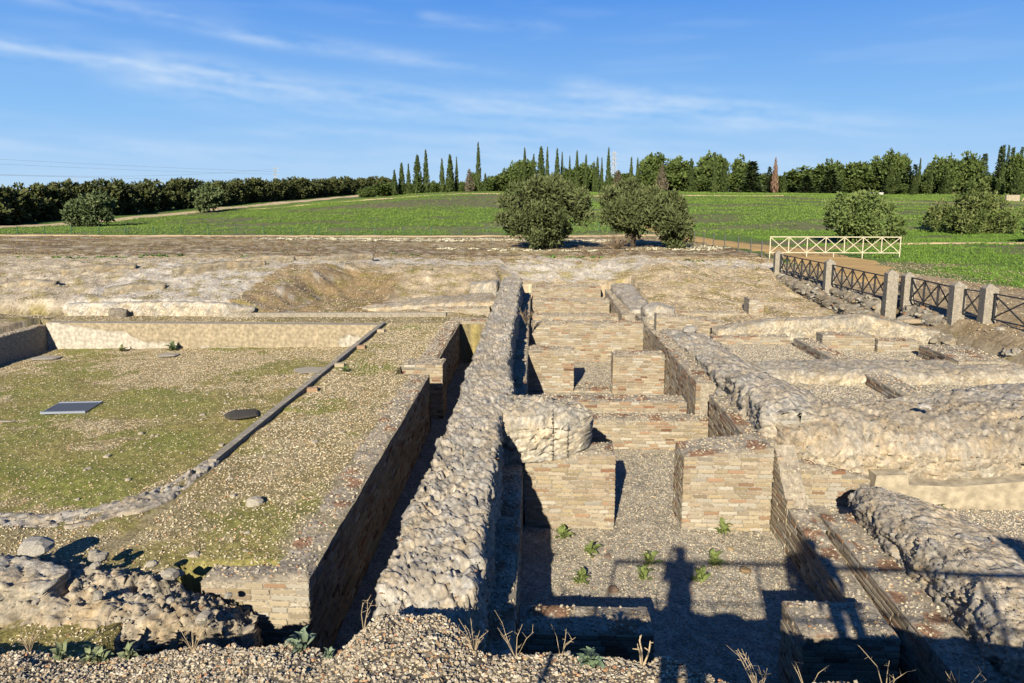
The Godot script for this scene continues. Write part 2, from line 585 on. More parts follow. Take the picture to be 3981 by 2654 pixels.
# ---------------------------------------------------------------- rubble masonry
# path: rows of [x, d, half width left, half width right, base y, top y]
func rubble_mesh(path: Array, o := {}) -> Dictionary:
	var amp: float = o.get("amp", 0.04)
	var tint: Color = o.get("tint", Color(0.56, 0.50, 0.405))
	var rnd: float = o.get("round", 0.22)
	var bat: float = o.get("batter", 0.06)
	var dens: float = o.get("fine", 1.0)
	var cum: Array = [0.0]
	for i in range(1, path.size()):
		cum.append(cum[i - 1] + Vector2(path[i][0] - path[i - 1][0], path[i][1] - path[i - 1][1]).length())
	var total: float = cum[-1]
	var rows: Array = []
	var s := 0.0
	while s < total:
		rows.append(s)
		var i0 := 0
		while i0 < path.size() - 2 and cum[i0 + 1] < s:
			i0 += 1
		var dist: float = Vector2(path[i0][0], path[i0][1]).length()
		s += clampf(dist * 0.0040, 0.026, 0.12) / dens
	rows.append(total)
	var first: Array = path[0]
	var dist0: float = Vector2(first[0], first[1]).length()
	for p in path:
		dist0 = minf(dist0, Vector2(p[0], p[1]).length())
	var cs := clampf(dist0 * 0.0044, 0.028, 0.12) / dens
	var lean: float = o.get("lean", 0.0)
	# samples round the section: side, shoulder, top, shoulder, side
	var hmax := 0.0
	var wmax := 0.0
	for p in path:
		hmax = maxf(hmax, p[5] - p[4])
		wmax = maxf(wmax, p[2] + p[3])
	var nside: int = maxi(3, int(hmax / cs))
	var ntop: int = maxi(4, int(wmax / cs))
	var sect: Array = []
	for i in nside:
		sect.append([-1.0, float(i) / nside])
	for i in ntop + 1:
		sect.append([-1.0 + 2.0 * i / ntop, 1.0])
	for i in range(nside - 1, -1, -1):
		sect.append([1.0, float(i) / nside])
	var n := sect.size()
	var caps := 3
	var plan: Array = []
	for k in caps:
		plan.append([0.0, float(k) / caps])
	for r in rows:
		plan.append([r, 1.0])
	for k in range(caps - 1, -1, -1):
		plan.append([total, float(k) / caps])
	var v := PackedVector3Array()
	var col := PackedColorArray()
	var seats: Array = []
	for q in plan.size():
		var sq: float = plan[q][0]
		var wide: float = plan[q][1]
		var i0 := 0
		while i0 < path.size() - 2 and cum[i0 + 1] < sq:
			i0 += 1
		var t: float = clampf((sq - cum[i0]) / maxf(cum[i0 + 1] - cum[i0], 0.001), 0.0, 1.0)
		var row: Array = []
		for m in 6:
			row.append(lerpf(path[i0][m], path[i0 + 1][m], t))
		var tan := Vector3(path[i0 + 1][0] - path[i0][0], 0, -(path[i0 + 1][1] - path[i0][1])).normalized()
		var right := tan.cross(Vector3.UP)
		var bulge := Vector3.ZERO
		if wide < 1.0:
			bulge = tan * (-1.0 if q < caps else 1.0) * 0.10 * sqrt(1.0 - wide * wide)
		# ragged outline along the length
		var wob: float = n_mid.get_noise_2d(row[0] * 0.9, row[1] * 0.9)
		for m in n:
			var u: float = sect[m][0]
			var h: float = sect[m][1]
			var side: float = row[2] if u < 0.0 else row[3]
			var hh: float = row[5] - row[4]
			var au := absf(u)
			var edge: float = maxf(0.0, au - (1.0 - rnd * 0.9)) / (rnd * 0.9)
			var y: float
			var lat: float
			if h >= 1.0:
				y = row[5] - rnd * 0.45 * edge * edge * minf(hh, 1.0)
				if u > 0.0:
					y -= lean * hh * pow(u, 1.6)
				lat = u * side
			else:
				y = row[4] + (hh - rnd * 0.45 * minf(hh, 1.0) - (lean * hh if u > 0.0 else 0.0)) * h
				lat = signf(u) * side * (1.0 + bat * (1.0 - h))
			lat *= wide
			var p := Vector3(row[0], y, -row[1]) + right * lat + bulge
			var nrm: Vector3
			if wide < 1.0:
				nrm = (tan * (-1.0 if q < caps else 1.0) + Vector3.UP * (0.6 if h >= 1.0 else 0.0)).normalized()
			elif h >= 1.0:
				nrm = (Vector3.UP + right * signf(u) * edge * 0.9).normalized()
			else:
				nrm = right * signf(u)
			var big := n_mid.get_noise_3d(p.x, p.y * 1.4, p.z)
			var dsp := amp * (0.9 * big + 0.22 * n_tone.get_noise_3d(p.x, p.y * 1.5, p.z) + 0.30 * n_tone2.get_noise_3d(p.x, p.y * 1.3, p.z) + 0.55 * n_fine.get_noise_3d(p.x * 1.3, p.y * 1.6, p.z * 1.3) + 0.35 * n_fine.get_noise_3d(p.x * 4.0, p.y * 4.0, p.z * 4.0))
			dsp += amp * rng.randf_range(-0.28, 0.28)
			var pit := n_fine.get_noise_3d(p.x * 0.55, p.y * 0.8, p.z * 0.55 + 9.0)
			if pit > 0.30:
				dsp -= amp * 5.0 * minf(pit - 0.30, 0.2)
			# fissures
			var fis := absf(n_fine.get_noise_3d(p.x * 0.30 + 3.0, p.y * 0.5, p.z * 0.22))
			if fis < 0.045 and n_mid.get_noise_3d(p.x * 0.7, p.y, p.z * 0.7 + 80.0) > -0.05:
				dsp -= (0.07 + amp) * (1.0 - fis / 0.045)
			if h < 1.0 and h < 0.15:
				dsp *= 0.5
			p += nrm * dsp
			p += right * (wob * 0.08 * signf(u) * (1.0 if h < 1.0 else au))
			v.append(p)
			var tone := 1.0 + 0.07 * n_tone.get_noise_3d(p.x, p.y * 1.5, p.z) + 0.14 * n_tone2.get_noise_3d(p.x, p.y * 1.3, p.z) + 0.22 * n_big.get_noise_3d(p.x * 3.0, p.y * 3.0, p.z * 3.0 + 4.0)
			tone += rng.randf_range(-0.20, 0.17)
			var warm := n_mid.get_noise_3d(p.x * 1.7 + 30.0, p.y * 1.7, p.z * 1.7) + 0.5 * n_tone2.get_noise_3d(p.x + 5.0, p.y * 1.3, p.z)
			var cc := Color(tint.r * tone * (1.0 + 0.10 * warm), tint.g * tone, tint.b * tone * (1.0 - 0.16 * warm))
			# mortar between the stones is browner
			if n_cell2.get_noise_3d(p.x, p.y * 1.3, p.z) > -0.12:
				cc = cc.lerp(Color(tint.r * 0.84, tint.g * 0.80, tint.b * 0.72), 0.7)
			# dark lichen in patches with their own outline
			var li := n_mid.get_noise_3d(p.x * 2.3, p.y * 2.3 + 50.0, p.z * 2.3)
			if li > 0.22:
				cc = cc.lerp(Color(0.40, 0.35, 0.27), minf((li - 0.22) * 4.0, 0.5))
			col.append(cc)
			if h >= 1.0 and wide >= 1.0 and rng.randf() < o.get("stones", 0.16):
				seats.append(p - nrm * 0.008)
			elif h > 0.3 and h < 1.0 and wide >= 1.0 and rng.randf() < o.get("side_stones", 0.05):
				seats.append(p - nrm * 0.008)
	return {"mesh": mesh_of(v, grid_index(n, plan.size()), col), "seats": seats}

func rubble(called: String, label: String, category: String, path: Array, o := {}) -> Node3D:
	var r := rubble_mesh(path, o)
	var t := thing(called, label, category, P(path[0][0], path[0][4], path[0][1]), 0.0, o.get("group", ""))
	var m := part("masonry", r.mesh, M.rubble, t)
	m.position = -t.position
	if r.seats.size() > 0:
		var xf: Array = []
		var cols := PackedColorArray()
		var big: float = o.get("stone", 0.07)
		for s in r.seats:
			xf.append(turned(s - t.position, big * (0.35 + 0.9 * pow(rng.randf(), 2.5)), 0.8))
			var c := pebble_color()
			cols.append(Color(c.r * 0.95, c.g * 0.93, c.b * 0.88))
		multi("embedded_stones", pebble_mesh if big < 0.09 else stone_meshes[rng.randi() % 4], M.stone, xf, cols, t)
	return t

# ---------------------------------------------------------------- brickwork
# a wall whose front face runs from a to b (x, d), seen from its right-hand side when walking a to b reversed: the outward normal is given by turning a->b
func brick_wall(called: String, label: String, a: Vector2, b: Vector2, y0: float, h0: float, h1: float, thick: float, o := {}) -> Node3D:
	var A := P(a.x, y0, a.y)
	var B := P(b.x, y0, b.y)
	var L := (B - A).length()
	var t := thing(called, label, o.get("category", "brick wall"), A, 0.0, o.get("group", ""))
	var x := (B - A) / L
	t.basis = Basis(x, Vector3.UP, x.cross(Vector3.UP))
	var bond := 0.075
	# mortar core, a little behind the brick faces
	var inset := 0.011
	var st := new_st()
	var c := [Vector3(inset, 0, -inset), Vector3(L - inset, 0, -inset), Vector3(L - inset, 0, -thick + inset), Vector3(inset, 0, -thick + inset)]
	var up := [h0 - 0.02, h1 - 0.02, h1 - 0.02, h0 - 0.02]
	var tp: Array = []
	for i in 4:
		tp.append(c[i] + Vector3(0, up[i], 0))
	for i in 4:
		var k := (i + 1) % 4
		quad(st, c[i], tp[i], tp[k], c[k])
	quad(st, tp[0], tp[3], tp[2], tp[1])
	part("mortar_core", done(st), M.mortar, t)
	# worn capping of mortar and stone chips on top
	var xs := steps(0.0, L, clampf(Vector2(a.x, a.y).length() * 0.006, 0.05, 0.12))
	var zs := steps(-thick + 0.004, -0.004, 0.06)
	var v := PackedVector3Array()
	var col := PackedColorArray()
	for z in zs:
		for px in xs:
			var w: Vector3 = t.transform * Vector3(px, 0, z)
			var f := px / L
			var rim := minf(minf(px, L - px), minf(-z, thick + z))
			var hh: float = lerpf(h0, h1, f) + 0.03 * n_mid.get_noise_2d(w.x * 2.0, w.z * 2.0) + 0.012 * n_fine.get_noise_2d(w.x * 2.0, w.z * 2.0) - (0.03 if rim < 0.03 else 0.0)
			v.append(Vector3(px, hh, z))
			var tn := 0.9 + 0.35 * n_fine.get_noise_2d(w.x, w.z) + 0.2 * n_mid.get_noise_2d(w.x, w.z + 7.0)
			var cc := Color(0.54, 0.47, 0.36)
			if n_tone.get_noise_3d(w.x * 0.8, 3.0, w.z * 0.8) > 0.62:
				cc = Color(0.42, 0.25, 0.155)
			col.append(Color(cc.r * tn, cc.g * tn, cc.b * tn))
	part("worn_top", mesh_of(v, grid_index(xs.size(), zs.size()), col), M.cap, t)
	var chips: Array = []
	var chip_cols := PackedColorArray()
	for i in int(L * thick * 170.0):
		var q := Vector3(rng.randf_range(0.03, L - 0.03), 0, rng.randf_range(-thick + 0.03, -0.03))
		var cw: Vector3 = t.transform * q
		q.y = lerpf(h0, h1, q.x / L) + 0.03 * n_mid.get_noise_2d(cw.x * 2.0, cw.z * 2.0) + 0.004
		chips.append(turned(q, rng.randf_range(0.018, 0.055)))
		var pc := pebble_color()
		chip_cols.append(Color(pc.r * 0.85, pc.g * 0.8, pc.b * 0.7))
	if chips.size() > 0:
		multi("mortar_chips", pebble_mesh, M.pebble, chips, chip_cols, t)
	# bricks
	var faces: Array = [[Vector3(0, 0, 0), Vector3.RIGHT, L, 0]]
	if o.get("start", false):
		faces.append([Vector3(0, 0, -thick), Vector3(0, 0, 1), thick, 1])
	if o.get("end", false):
		faces.append([Vector3(L, 0, 0), Vector3(0, 0, -1), thick, 2])
	if o.get("back", false):
		faces.append([Vector3(L, 0, -thick), Vector3.LEFT, L, 3])
	var list: Array = []
	var sd: float = o.get("seed", a.x * 3.1 + a.y)
	var from: float = o.get("from", 0.0)
	for f in faces:
		var org: Vector3 = f[0]
		var dir: Vector3 = f[1]
		var len: float = f[2]
		var nrm := dir.cross(Vector3.UP)
		var rows := int(maxf(h0, h1) / bond)
		for r in rows:
			var y := (r + 0.5) * bond
			if y < from:
				continue
			var px := -rng.randf() * 0.2
			while px < len:
				var bl := rng.randf_range(0.17, 0.30)
				var s0 := maxf(px, 0.0)
				var s1 := minf(px + bl, len)
				px += bl + rng.randf_range(0.010, 0.018)
				if s1 - s0 < 0.05:
					continue
				var mid := (s0 + s1) / 2
				var top: float
				match f[3]:
					0: top = lerpf(h0, h1, mid / len)
					1: top = h0
					2: top = h1
					_: top = lerpf(h1, h0, mid / len)
				if y + bond * 0.5 > top + 0.005:
					continue
				if rng.randf() < (0.30 if y > top - 0.11 else 0.012):
					continue
				var at := org + dir * mid + Vector3(0, y, 0) - nrm * (0.055 - rng.randf_range(-0.010, 0.007))
				var bs := Basis(dir, Vector3.UP, nrm) * Basis(Vector3.BACK, rng.randf_range(-0.008, 0.008))
				var xf := Transform3D(bs.scaled_local(Vector3((s1 - s0) / 0.25, rng.randf_range(0.93, 1.06), 1.0)), at)
				var world: Vector3 = t.transform * at
				list.append([xf, pick_brick(world, y, top, o, sd), world.distance_to(Vector3(0, EYE, 0))])
	if list.size() > 300:
		list.sort_custom(func(p, q): return p[2] < q[2])
	for i in mini(list.size(), 300):
		var m := part("brick", brick_meshes[rng.randi() % 5], M.brick[list[i][1] * 3 + [0, 0, 1, 1, 1, 2][rng.randi() % 6]], t)
		m.transform = list[i][0]
	if list.size() > 300:
		var xf: Array = []
		var cols := PackedColorArray()
		for i in range(300, list.size()):
			xf.append(list[i][0])
			var bc: Color = M.brick_colors[list[i][1]]
			var bk := rng.randf_range(0.62, 0.95)
			cols.append(Color(bc.r * bk, bc.g * bk, bc.b * bk))
		multi("farther_bricks", brick_meshes[0], M.brick_all, xf, cols, t)
	return t

func pick_brick(w: Vector3, y: float, top: float, o: Dictionary, sd: float) -> int:
	var r := rng.randf()
	var pale := n_mid.get_noise_3d(w.x * 0.8 + sd, w.y * 1.2, w.z * 0.8)
	var red := n_mid.get_noise_3d(w.x * 0.9, w.y * 0.9 + 20.0 + sd, w.z * 0.9)
	if o.get("brown", 0.0) > rng.randf():
		return [4, 3, 2, 6, 7, 9, 2, 7][int(r * 8)]
	if pale + (0.30 if y < 0.42 else -0.05) + o.get("pale", 0.0) > 0.30 and r < 0.85:
		return [5, 5, 8, 0, 5, 8, 0, 3][int(r / 0.85 * 8)]
	if red > 0.20 and r < 0.6:
		return [3, 2, 4, 7, 3, 7][int(r / 0.6 * 6)]
	if y > top - 0.16 and r < 0.4:
		return [6, 2, 6, 7][int(r / 0.4 * 4)]
	return [0, 1, 8, 0, 7, 2, 1, 8, 0, 7, 3, 2, 5, 8, 1, 0][int(r * 16) % 16]

# ---------------------------------------------------------------- the ground
func far_y(x: float, d: float) -> float:
	var t: float = clampf((d - 62.0) / 88.0, 0.0, 1.0)
	var mid: float = 1.9 + 3.85 * (1.0 - pow(1.0 - t, 1.45)) + 0.3 * ss(12.0, 30.0, x) * (1.0 - t) - 0.45 * ss(20.0, 75.0, x) * t
	var left: float
	if d < 88.0:
		left = lerpf(1.9, 1.4, clampf((d - 62.0) / 26.0, 0.0, 1.0))
	else:
		left = 1.4 + 4.3 * clampf((d - 88.0) / 152.0, 0.0, 1.0)
	var y: float = lerpf(left, mid, ss(-58.0, -14.0, x))
	if d > 62.0:
		y += 0.22 * n_big.get_noise_2d(x * 0.35, d * 0.35) * ss(62.0, 75.0, d) + 0.06 * n_mid.get_noise_2d(x * 0.4, d * 0.4)
	if d > 260.0:
		y = lerpf(y, 2.2, ss(260.0, 600.0, d))
		y += 9.0 * ss(900.0, 2400.0, d)
	return y

func ground_y(x: float, d: float) -> float:
	if d >= 62.0:
		return far_y(x, d)
	var rough := 0.05 * n_mid.get_noise_2d(x, d) + 0.09 * n_big.get_noise_2d(x * 2.0, d * 2.0)
	var fine := 0.02 * n_fine.get_noise_2d(x * 0.7, d * 0.7)
	var y: float = lerpf(2.18, 1.9, ss(40.0, 60.0, d)) + 0.25 * ss(16.0, 30.0, x) * ss(34.0, 52.0, d) + rough * 0.6 + fine
	if d < 3.0:
		return 2.3 + rough if d > -8.0 else 2.3 + rough + 0.0
	if d < 37.5 and x < 14.0:
		var bank := 2.22 + rough + fine
		if x < -1.7:
			if x < -17.4 and d < 24.0:
				y = 1.42 + 0.5 * ss(-18.0, -26.0, x) + rough
			elif d < 23.25:
				return -0.6
			elif d < 24.7:
				y = 1.30 + fine * 0.6
			else:
				# the gravel mound on the left, the scooped hollow at its right end
				var edge := -11.2 + 0.22 * (d - 25.0) + 0.5 * n_mid.get_noise_1d(d)
				var mound: float = 1.46 + 0.38 * ss(24.7, 25.1, d) + 0.62 * ss(25.0, 31.5, d)
				var shelf: float = 1.36 + 0.86 * ss(28.6 + 0.8 * n_mid.get_noise_1d(x), 33.2, d)
				y = lerpf(mound, shelf, ss(edge, edge + 1.7, x)) + rough * 0.5 + fine
				if x < -15.0:
					y += 0.12 * n_mid.get_noise_2d(x * 0.8, d * 1.6)
			y = lerpf(y, bank, ss(33.0, 37.0, d))
		elif x < 4.3 and d < 33.0:
			if d < 30.6 or x > -0.75:
				return -0.6
			y = 1.6
		elif x < 12.3:
			if d < 21.9:
				return -0.6
			var far_end: float = lerpf(1.40, bank, ss(33.0, 36.6, d)) + fine * 2.0
			var slope: float = lerpf(1.30, bank - 0.05, ss(23.5, 35.5, d)) + 0.22 * ss(9.0, 5.5, x) * ss(26.0, 31.0, d) + fine * 2.0
			y = lerpf(far_end, slope, ss(2.8, 5.8, x)) + rough * 0.7
			if d > 32.9:
				var left_shelf: float = lerpf(2.15, bank, ss(33.0, 37.0, d))
				y = lerpf(left_shelf, y, ss(-2.4, -0.4, x))
		else:
			y = 1.98 + 0.15 * ss(20.0, 32.0, d) + rough * 0.5
			if x < 12.7:
				y -= 0.55 * ss(12.8, 12.3, x)
		if d > 24.7:
			y += 0.10 * n_mid.get_noise_2d(x * 0.9 + 33.0, d * 1.3) + 0.05 * (0.3 - absf(n_fine.get_noise_2d(x * 0.35, d * 0.5)))
	return y

func mixc(a: Color, b: Color, t: float) -> Color:
	return a.lerp(b, clampf(t, 0.0, 1.0))

func ground_color(x: float, d: float) -> Color:
	var a := n_big.get_noise_2d(x, d)
	var b := n_mid.get_noise_2d(x + 40.0, d)
	var f := n_fine.get_noise_2d(x, d)
	var tone := 1.0 + 0.25 * f + 0.18 * b
	var c: Color
	var field: float = ss(60.5, 62.5, d) if x < 13.0 else ss(34.0, 37.0, d + 1.5 * b + 9.0 * ss(15.5, 18.5, x))
	if d > 300.0:
		var far := n_big.get_noise_2d(x * 0.02, d * 0.06)
		c = Color(0.26, 0.20, 0.10) if far > 0.0 else Color(0.11, 0.15, 0.05)
		return c
	if field > 0.5:
		c = mixc(Color(0.145, 0.245, 0.045), Color(0.20, 0.31, 0.06), 0.5 + a)
		c = mixc(c, Color(0.11, 0.19, 0.04), 0.5 * ss(0.0, 0.35, b))
		# trampled, withered strips
		var dry := n_big.get_noise_2d(x * 0.42 + 15.0, d * 0.95)
		var want: float = 0.15 - 0.16 * ss(-40.0, -5.0, x) * ss(25.0, 8.0, x) * ss(80.0, 100.0, d) * ss(135.0, 118.0, d)
		c = mixc(c, Color(0.25, 0.205, 0.125), 0.6 * ss(want, want + 0.10, dry + 0.25 * f))
		for q in [[-15.0, 104.0, 17.0, 11.0], [-8.0, 118.0, 14.0, 4.0], [-38.0, 84.0, 13.0, 4.0], [-22.0, 138.0, 24.0, 3.2], [18.0, 75.0, 4.0, 3.0], [33.0, 96.0, 9.0, 2.2], [20.0, 52.0, 4.0, 2.2], [-30.0, 100.0, 10.0, 2.5], [6.0, 84.0, 5.0, 1.6], [60.0, 98.0, 16.0, 3.0], [-5.0, 93.0, 5.0, 1.5], [27.0, 66.0, 5.0, 1.5]]:
			var el: float = Vector2((x - q[0]) / q[2], (d - q[1]) / q[3]).length() + 0.6 * b + 0.5 * f
			c = mixc(c, Color(0.25, 0.205, 0.125), 0.62 * ss(1.05, 0.7, el))
		return Color(c.r * tone, c.g * tone, c.b * tone)
	if d > 37.0 + 1.2 * b + 2.0 * a and x < 13.5:
		# dry weeds and bare brown earth between the bank and the wire fence
		c = mixc(Color(0.30, 0.205, 0.125), Color(0.55, 0.42, 0.20), 0.5 + 1.8 * n_big.get_noise_2d(x * 0.6, d * 1.8) - 0.5 * ss(38.0, 42.0, d) * ss(52.0, 46.0, d))
		c = mixc(c, Color(0.66, 0.57, 0.40), ss(0.05, 0.3, b + 0.5 * f))
		c = mixc(c, Color(0.14, 0.17, 0.04), 0.7 * ss(0.25, 0.45, n_mid.get_noise_2d(x * 0.5, d * 1.1 + 9.0)))
		return Color(c.r * tone, c.g * tone, c.b * tone)
	if x > 12.4:
		c = mixc(Color(0.50, 0.40, 0.26), Color(0.42, 0.31, 0.17), 0.5 + b)
		return Color(c.r * tone, c.g * tone, c.b * tone)
	# bank, mound and ruins' edges: earth, pale gravel, some moss
	var earth := mixc(Color(0.54, 0.425, 0.265), Color(0.68, 0.565, 0.39), 0.5 + 1.2 * b)
	var grit := Color(0.70, 0.66, 0.585)
	var g: float = 0.0
	if x < -9.0 and d > 24.7:
		g = 0.9
		if d > 33.5 + 1.5 * b or x < -17.5:
			g = 0.35
		g *= ss(-8.4, -10.6, x + 0.8 * b - 0.22 * (d - 25.0))
	if d > 33.8 + 0.5 * b:
		g = maxf(g, 0.8)
	c = mixc(earth, grit, g)
	if x > -11.5 and x < -6.2 and d < 32.0 and d > 24.7:
		c = mixc(c, Color(0.36, 0.25, 0.12), 0.9 * ss(-0.25, 0.2, b + 0.35))
	if d < 24.7 and d > 23.0 and x < -1.7:
		c = mixc(c, Color(0.24, 0.20, 0.07), 0.6)
	var moss := n_mid.get_noise_2d(x * 0.7 + 90.0, d * 1.1)
	c = mixc(c, Color(0.34, 0.28, 0.09), 0.75 * ss(0.14, 0.34, moss + 0.2 * f))
	return Color(c.r * tone, c.g * tone, c.b * tone)

func build_ground() -> void:
	var xs := PackedFloat32Array()
	var x := -30.0
	var out: Array = []
	var s := 1.0
	while x > -3200.0:
		x -= s
		if x < -120.0: s *= 1.35
		out.append(x)
	out.reverse()
	for q in out: xs.append(q)
	for q in steps(-30.0, 22.0, 0.22): xs.append(q)
	x = 22.0
	s = 1.0
	while x < 3200.0:
		x += s
		if x > 120.0: s *= 1.35
		xs.append(x)
	var ds := PackedFloat32Array()
	for q in [-300.0, -150.0, -80.0, -40.0, -20.0, -10.0, -5.0, 0.0, 1.5, 2.5]: ds.append(q)
	for q in steps(2.9, 42.0, 0.2): ds.append(q)
	for q in steps(42.4, 68.0, 0.45): ds.append(q)
	for q in steps(68.8, 168.0, 0.9): ds.append(q)
	var d := 168.0
	s = 1.5
	while d < 4200.0:
		d += s
		s *= 1.22
		ds.append(d)
	setting("ground", sheet(xs, ds, ground_y, ground_color), M.ground)

# ---------------------------------------------------------------- floors of the dig
func pool_edge(d: float) -> float:       # x of the kerb between basin and terrace
	return -5.30 - 0.012 * (11.0 - d)

func basin(x: float, d: float) -> float:  # 1 inside the sunken basin
	if x > pool_edge(d):
		return 0.0
	var near: float = 9.15 + 0.25 * sin(x * 1.3) - 0.55 * ss(-5.4, -7.5, x) + 1.9 * ss(-6.6, -5.3, x)
	return ss(near - 0.1, near + 0.25, d)

func court_y(x: float, d: float) -> float:
	var r := 0.035 * n_mid.get_noise_2d(x * 0.8, d * 0.8) + 0.012 * n_fine.get_noise_2d(x, d)
	var up := 1.37 + r
	var low := 0.48 + 0.018 * (x + 11.0) + r
	if x > -3.48 and d > 16.5 and d < 17.45:
		return -0.2
	if x > -4.25 and d < 7.62 and d > 5.0:
		return -0.3
	return lerpf(up, low, basin(x, d))

func moss_at(x: float, d: float) -> float:
	var m := n_big.get_noise_2d(x * 1.5 + 7.0, d * 2.2) + 0.45 * n_mid.get_noise_2d(x * 1.2, d * 1.6) + 0.3 * n_fine.get_noise_2d(x * 0.7, d * 0.7)
	var want := 0.0
	if x < -5.4:
		want = 0.50 * ss(10.0, 12.0, d) * ss(19.8, 17.0, d)
		want += 0.12 * ss(21.0, 20.0, d)
	else:
		want = -0.02 + 0.14 * ss(-2.9, -4.2, x) * ss(12.0, 16.0, d) + 0.10 * ss(11.0, 8.0, d)
	return ss(0.06, 0.42, m + want)

func court_color(x: float, d: float) -> Color:
	var f := n_fine.get_noise_2d(x * 1.3, d * 1.3)
	var b := n_mid.get_noise_2d(x, d + 70.0)
	var c := mixc(Color(0.36, 0.29, 0.13), Color(0.46, 0.38, 0.22), 0.5 + 1.3 * b)
	var m := moss_at(x, d)
	var green := mixc(Color(0.36, 0.31, 0.10), Color(0.28, 0.305, 0.06), 0.5 + 1.2 * n_big.get_noise_2d(x * 2.0, d * 2.0 + 30.0))
	c = mixc(c, green, 0.85 * m)
	if x > -3.3 and x > pool_edge(d):
		c = mixc(c, Color(0.52, 0.44, 0.33), 0.7 * ss(-3.25, -3.0, x + 0.25 * b))
	var t := 1.0 + 0.3 * f
	return Color(c.r * t, c.g * t, c.b * t)

func room_y(x: float, d: float) -> float:
	return 0.02 * n_mid.get_noise_2d(x, d) + 0.01 * n_fine.get_noise_2d(x, d)

func gravel_color(x: float, d: float) -> Color:
	var f := n_fine.get_noise_2d(x * 1.5, d * 1.5)
	var b := n_mid.get_noise_2d(x, d)
	var t := 0.95 + 0.3 * f + 0.15 * b
	return Color(0.50 * t, 0.45 * t, 0.355 * t)

func side_y(x: float, d: float) -> float:
	return 0.40 + 0.03 * n_mid.get_noise_2d(x, d) + 0.01 * n_fine.get_noise_2d(x, d)

func upper_y(x: float, d: float) -> float:
	return 1.2 + 0.02 * n_mid.get_noise_2d(x, d) + 0.01 * n_fine.get_noise_2d(x, d) + 0.05 * ss(16.0, 19.0, d)

func bank_edge(x: float) -> float:
	var e: float = 4.98 + 0.10 * n_mid.get_noise_1d(x * 1.3) + 0.35 * ss(-1.2, -2.0, x) + 0.30 * ss(-2.0, -4.0, x) + 0.52 * ss(-0.4, -0.8, x) * ss(-1.65, -1.3, x)
	return e - 0.70 * ss(0.95, 1.5, x) + 0.50 * ss(1.75, 2.05, x) * ss(2.6, 2.3, x)

func bank_y(x: float, d: float) -> float:
	var e := bank_edge(x)
	var r := 0.05 * n_mid.get_noise_2d(x * 1.2, d * 1.2) + 0.02 * n_fine.get_noise_2d(x, d)
	var top: float = 2.2 + 0.20 * (e - d) * ss(e - 3.0, e, d) + r
	# higher on the right, lower on the left against the rubble
	top += 0.27 * ss(0.95, 1.5, x) - 0.30 * ss(1.75, 2.05, x) * ss(2.6, 2.3, x)
	top = minf(top, 2.75 + r)
	top -= 0.20 * ss(-1.2, -1.8, x) + 0.36 * ss(-1.9, -4.0, x)
	if d > e:
		top -= 2.2 * (d - e) + 0.6 * ss(0.05, 0.4, d - e)
	return maxf(top, -0.25)

func bank_color(x: float, d: float) -> Color:
	var f := n_fine.get_noise_2d(x * 1.5, d * 1.5)
	var b := n_mid.get_noise_2d(x, d)
	var t := 0.85 + 0.3 * f + 0.2 * b
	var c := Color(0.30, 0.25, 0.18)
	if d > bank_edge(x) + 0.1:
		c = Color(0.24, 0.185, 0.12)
	return Color(c.r * t, c.g * t, c.b * t)

func build_floors() -> void:
	setting("terrace_ground", sheet(steps(-18.2, -2.62, 0.1), steps(5.6, 23.3, 0.1), court_y, court_color), M.floor)
	setting("room_floor", sheet(steps(-0.7, 4.3, 0.12), steps(5.4, 33.2, 0.12), room_y, gravel_color), M.floor)
	setting("corridor_floor", sheet(steps(-3.0, -1.2, 0.12), steps(5.4, 24.0, 0.12), func(x, d): return room_y(x, d) - 0.03, gravel_color), M.floor)
	setting("side_room_floor", sheet(steps(4.6, 14.0, 0.12), steps(4.6, 12.4, 0.12), side_y, gravel_color), M.floor)
	setting("upper_room_floor", sheet(steps(4.3, 13.2, 0.12), steps(12.6, 22.2, 0.12), upper_y, gravel_color), M.floor)
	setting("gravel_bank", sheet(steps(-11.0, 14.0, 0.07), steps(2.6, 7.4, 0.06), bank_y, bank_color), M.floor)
	# tan dirt paths
	path_strip("dirt_path", [[-70, 62, 4.2], [-66, 75, 4.2], [-64, 88, 4.2], [-61, 104, 4.2], [-59.5, 130, 4.4], [-56, 165, 4.6], [-50, 205, 4.8], [-44, 240, 5]], Color(0.85, 0.66, 0.42))
	path_strip("dirt_path", [[-56, 126, 0.9], [-44, 126.5, 0.9], [-30, 127, 1.0], [-18, 128.5, 1.0], [-4, 131, 0.8]], Color(0.72, 0.55, 0.33))
	path_strip("dirt_path", [[-80, 60.6, 1.0], [-40, 60.8, 1.0], [-10, 61, 1.0], [4, 61.8, 1.0], [12, 63, 1.2]], Color(0.72, 0.55, 0.33))
	path_strip("dirt_path", [[14.3, 28, 1.6], [14.8, 32, 3.4], [15.6, 37, 5.0], [15.5, 43, 4.2], [14.4, 50, 3.2], [13.0, 58, 3.0], [11.6, 68, 2.6], [10.5, 74, 2.0]], Color(0.72, 0.48, 0.20))
	path_strip("dirt_path", [[15.5, 44, 1.6], [19.0, 46.5, 2.0], [22.5, 48, 2.4], [25.0, 49, 1.0]], Color(0.36, 0.255, 0.145))
	path_strip("dirt_path", [[24.5, 48.5, 0.7], [30, 48.6, 0.7], [38, 48.9, 0.8], [46, 50, 0.8]], Color(0.72, 0.55, 0.33))
	path_strip("dirt_path", [[9.0, 121, 1.0], [16, 121.5, 1.4], [28, 122, 0.9], [42, 122, 0.8]], Color(0.72, 0.55, 0.33))
	path_strip("dirt_path", [[50, 107, 1.0], [58, 103, 3.6], [66, 104, 3.0], [76, 104, 2.0]], Color(0.36, 0.28, 0.18))

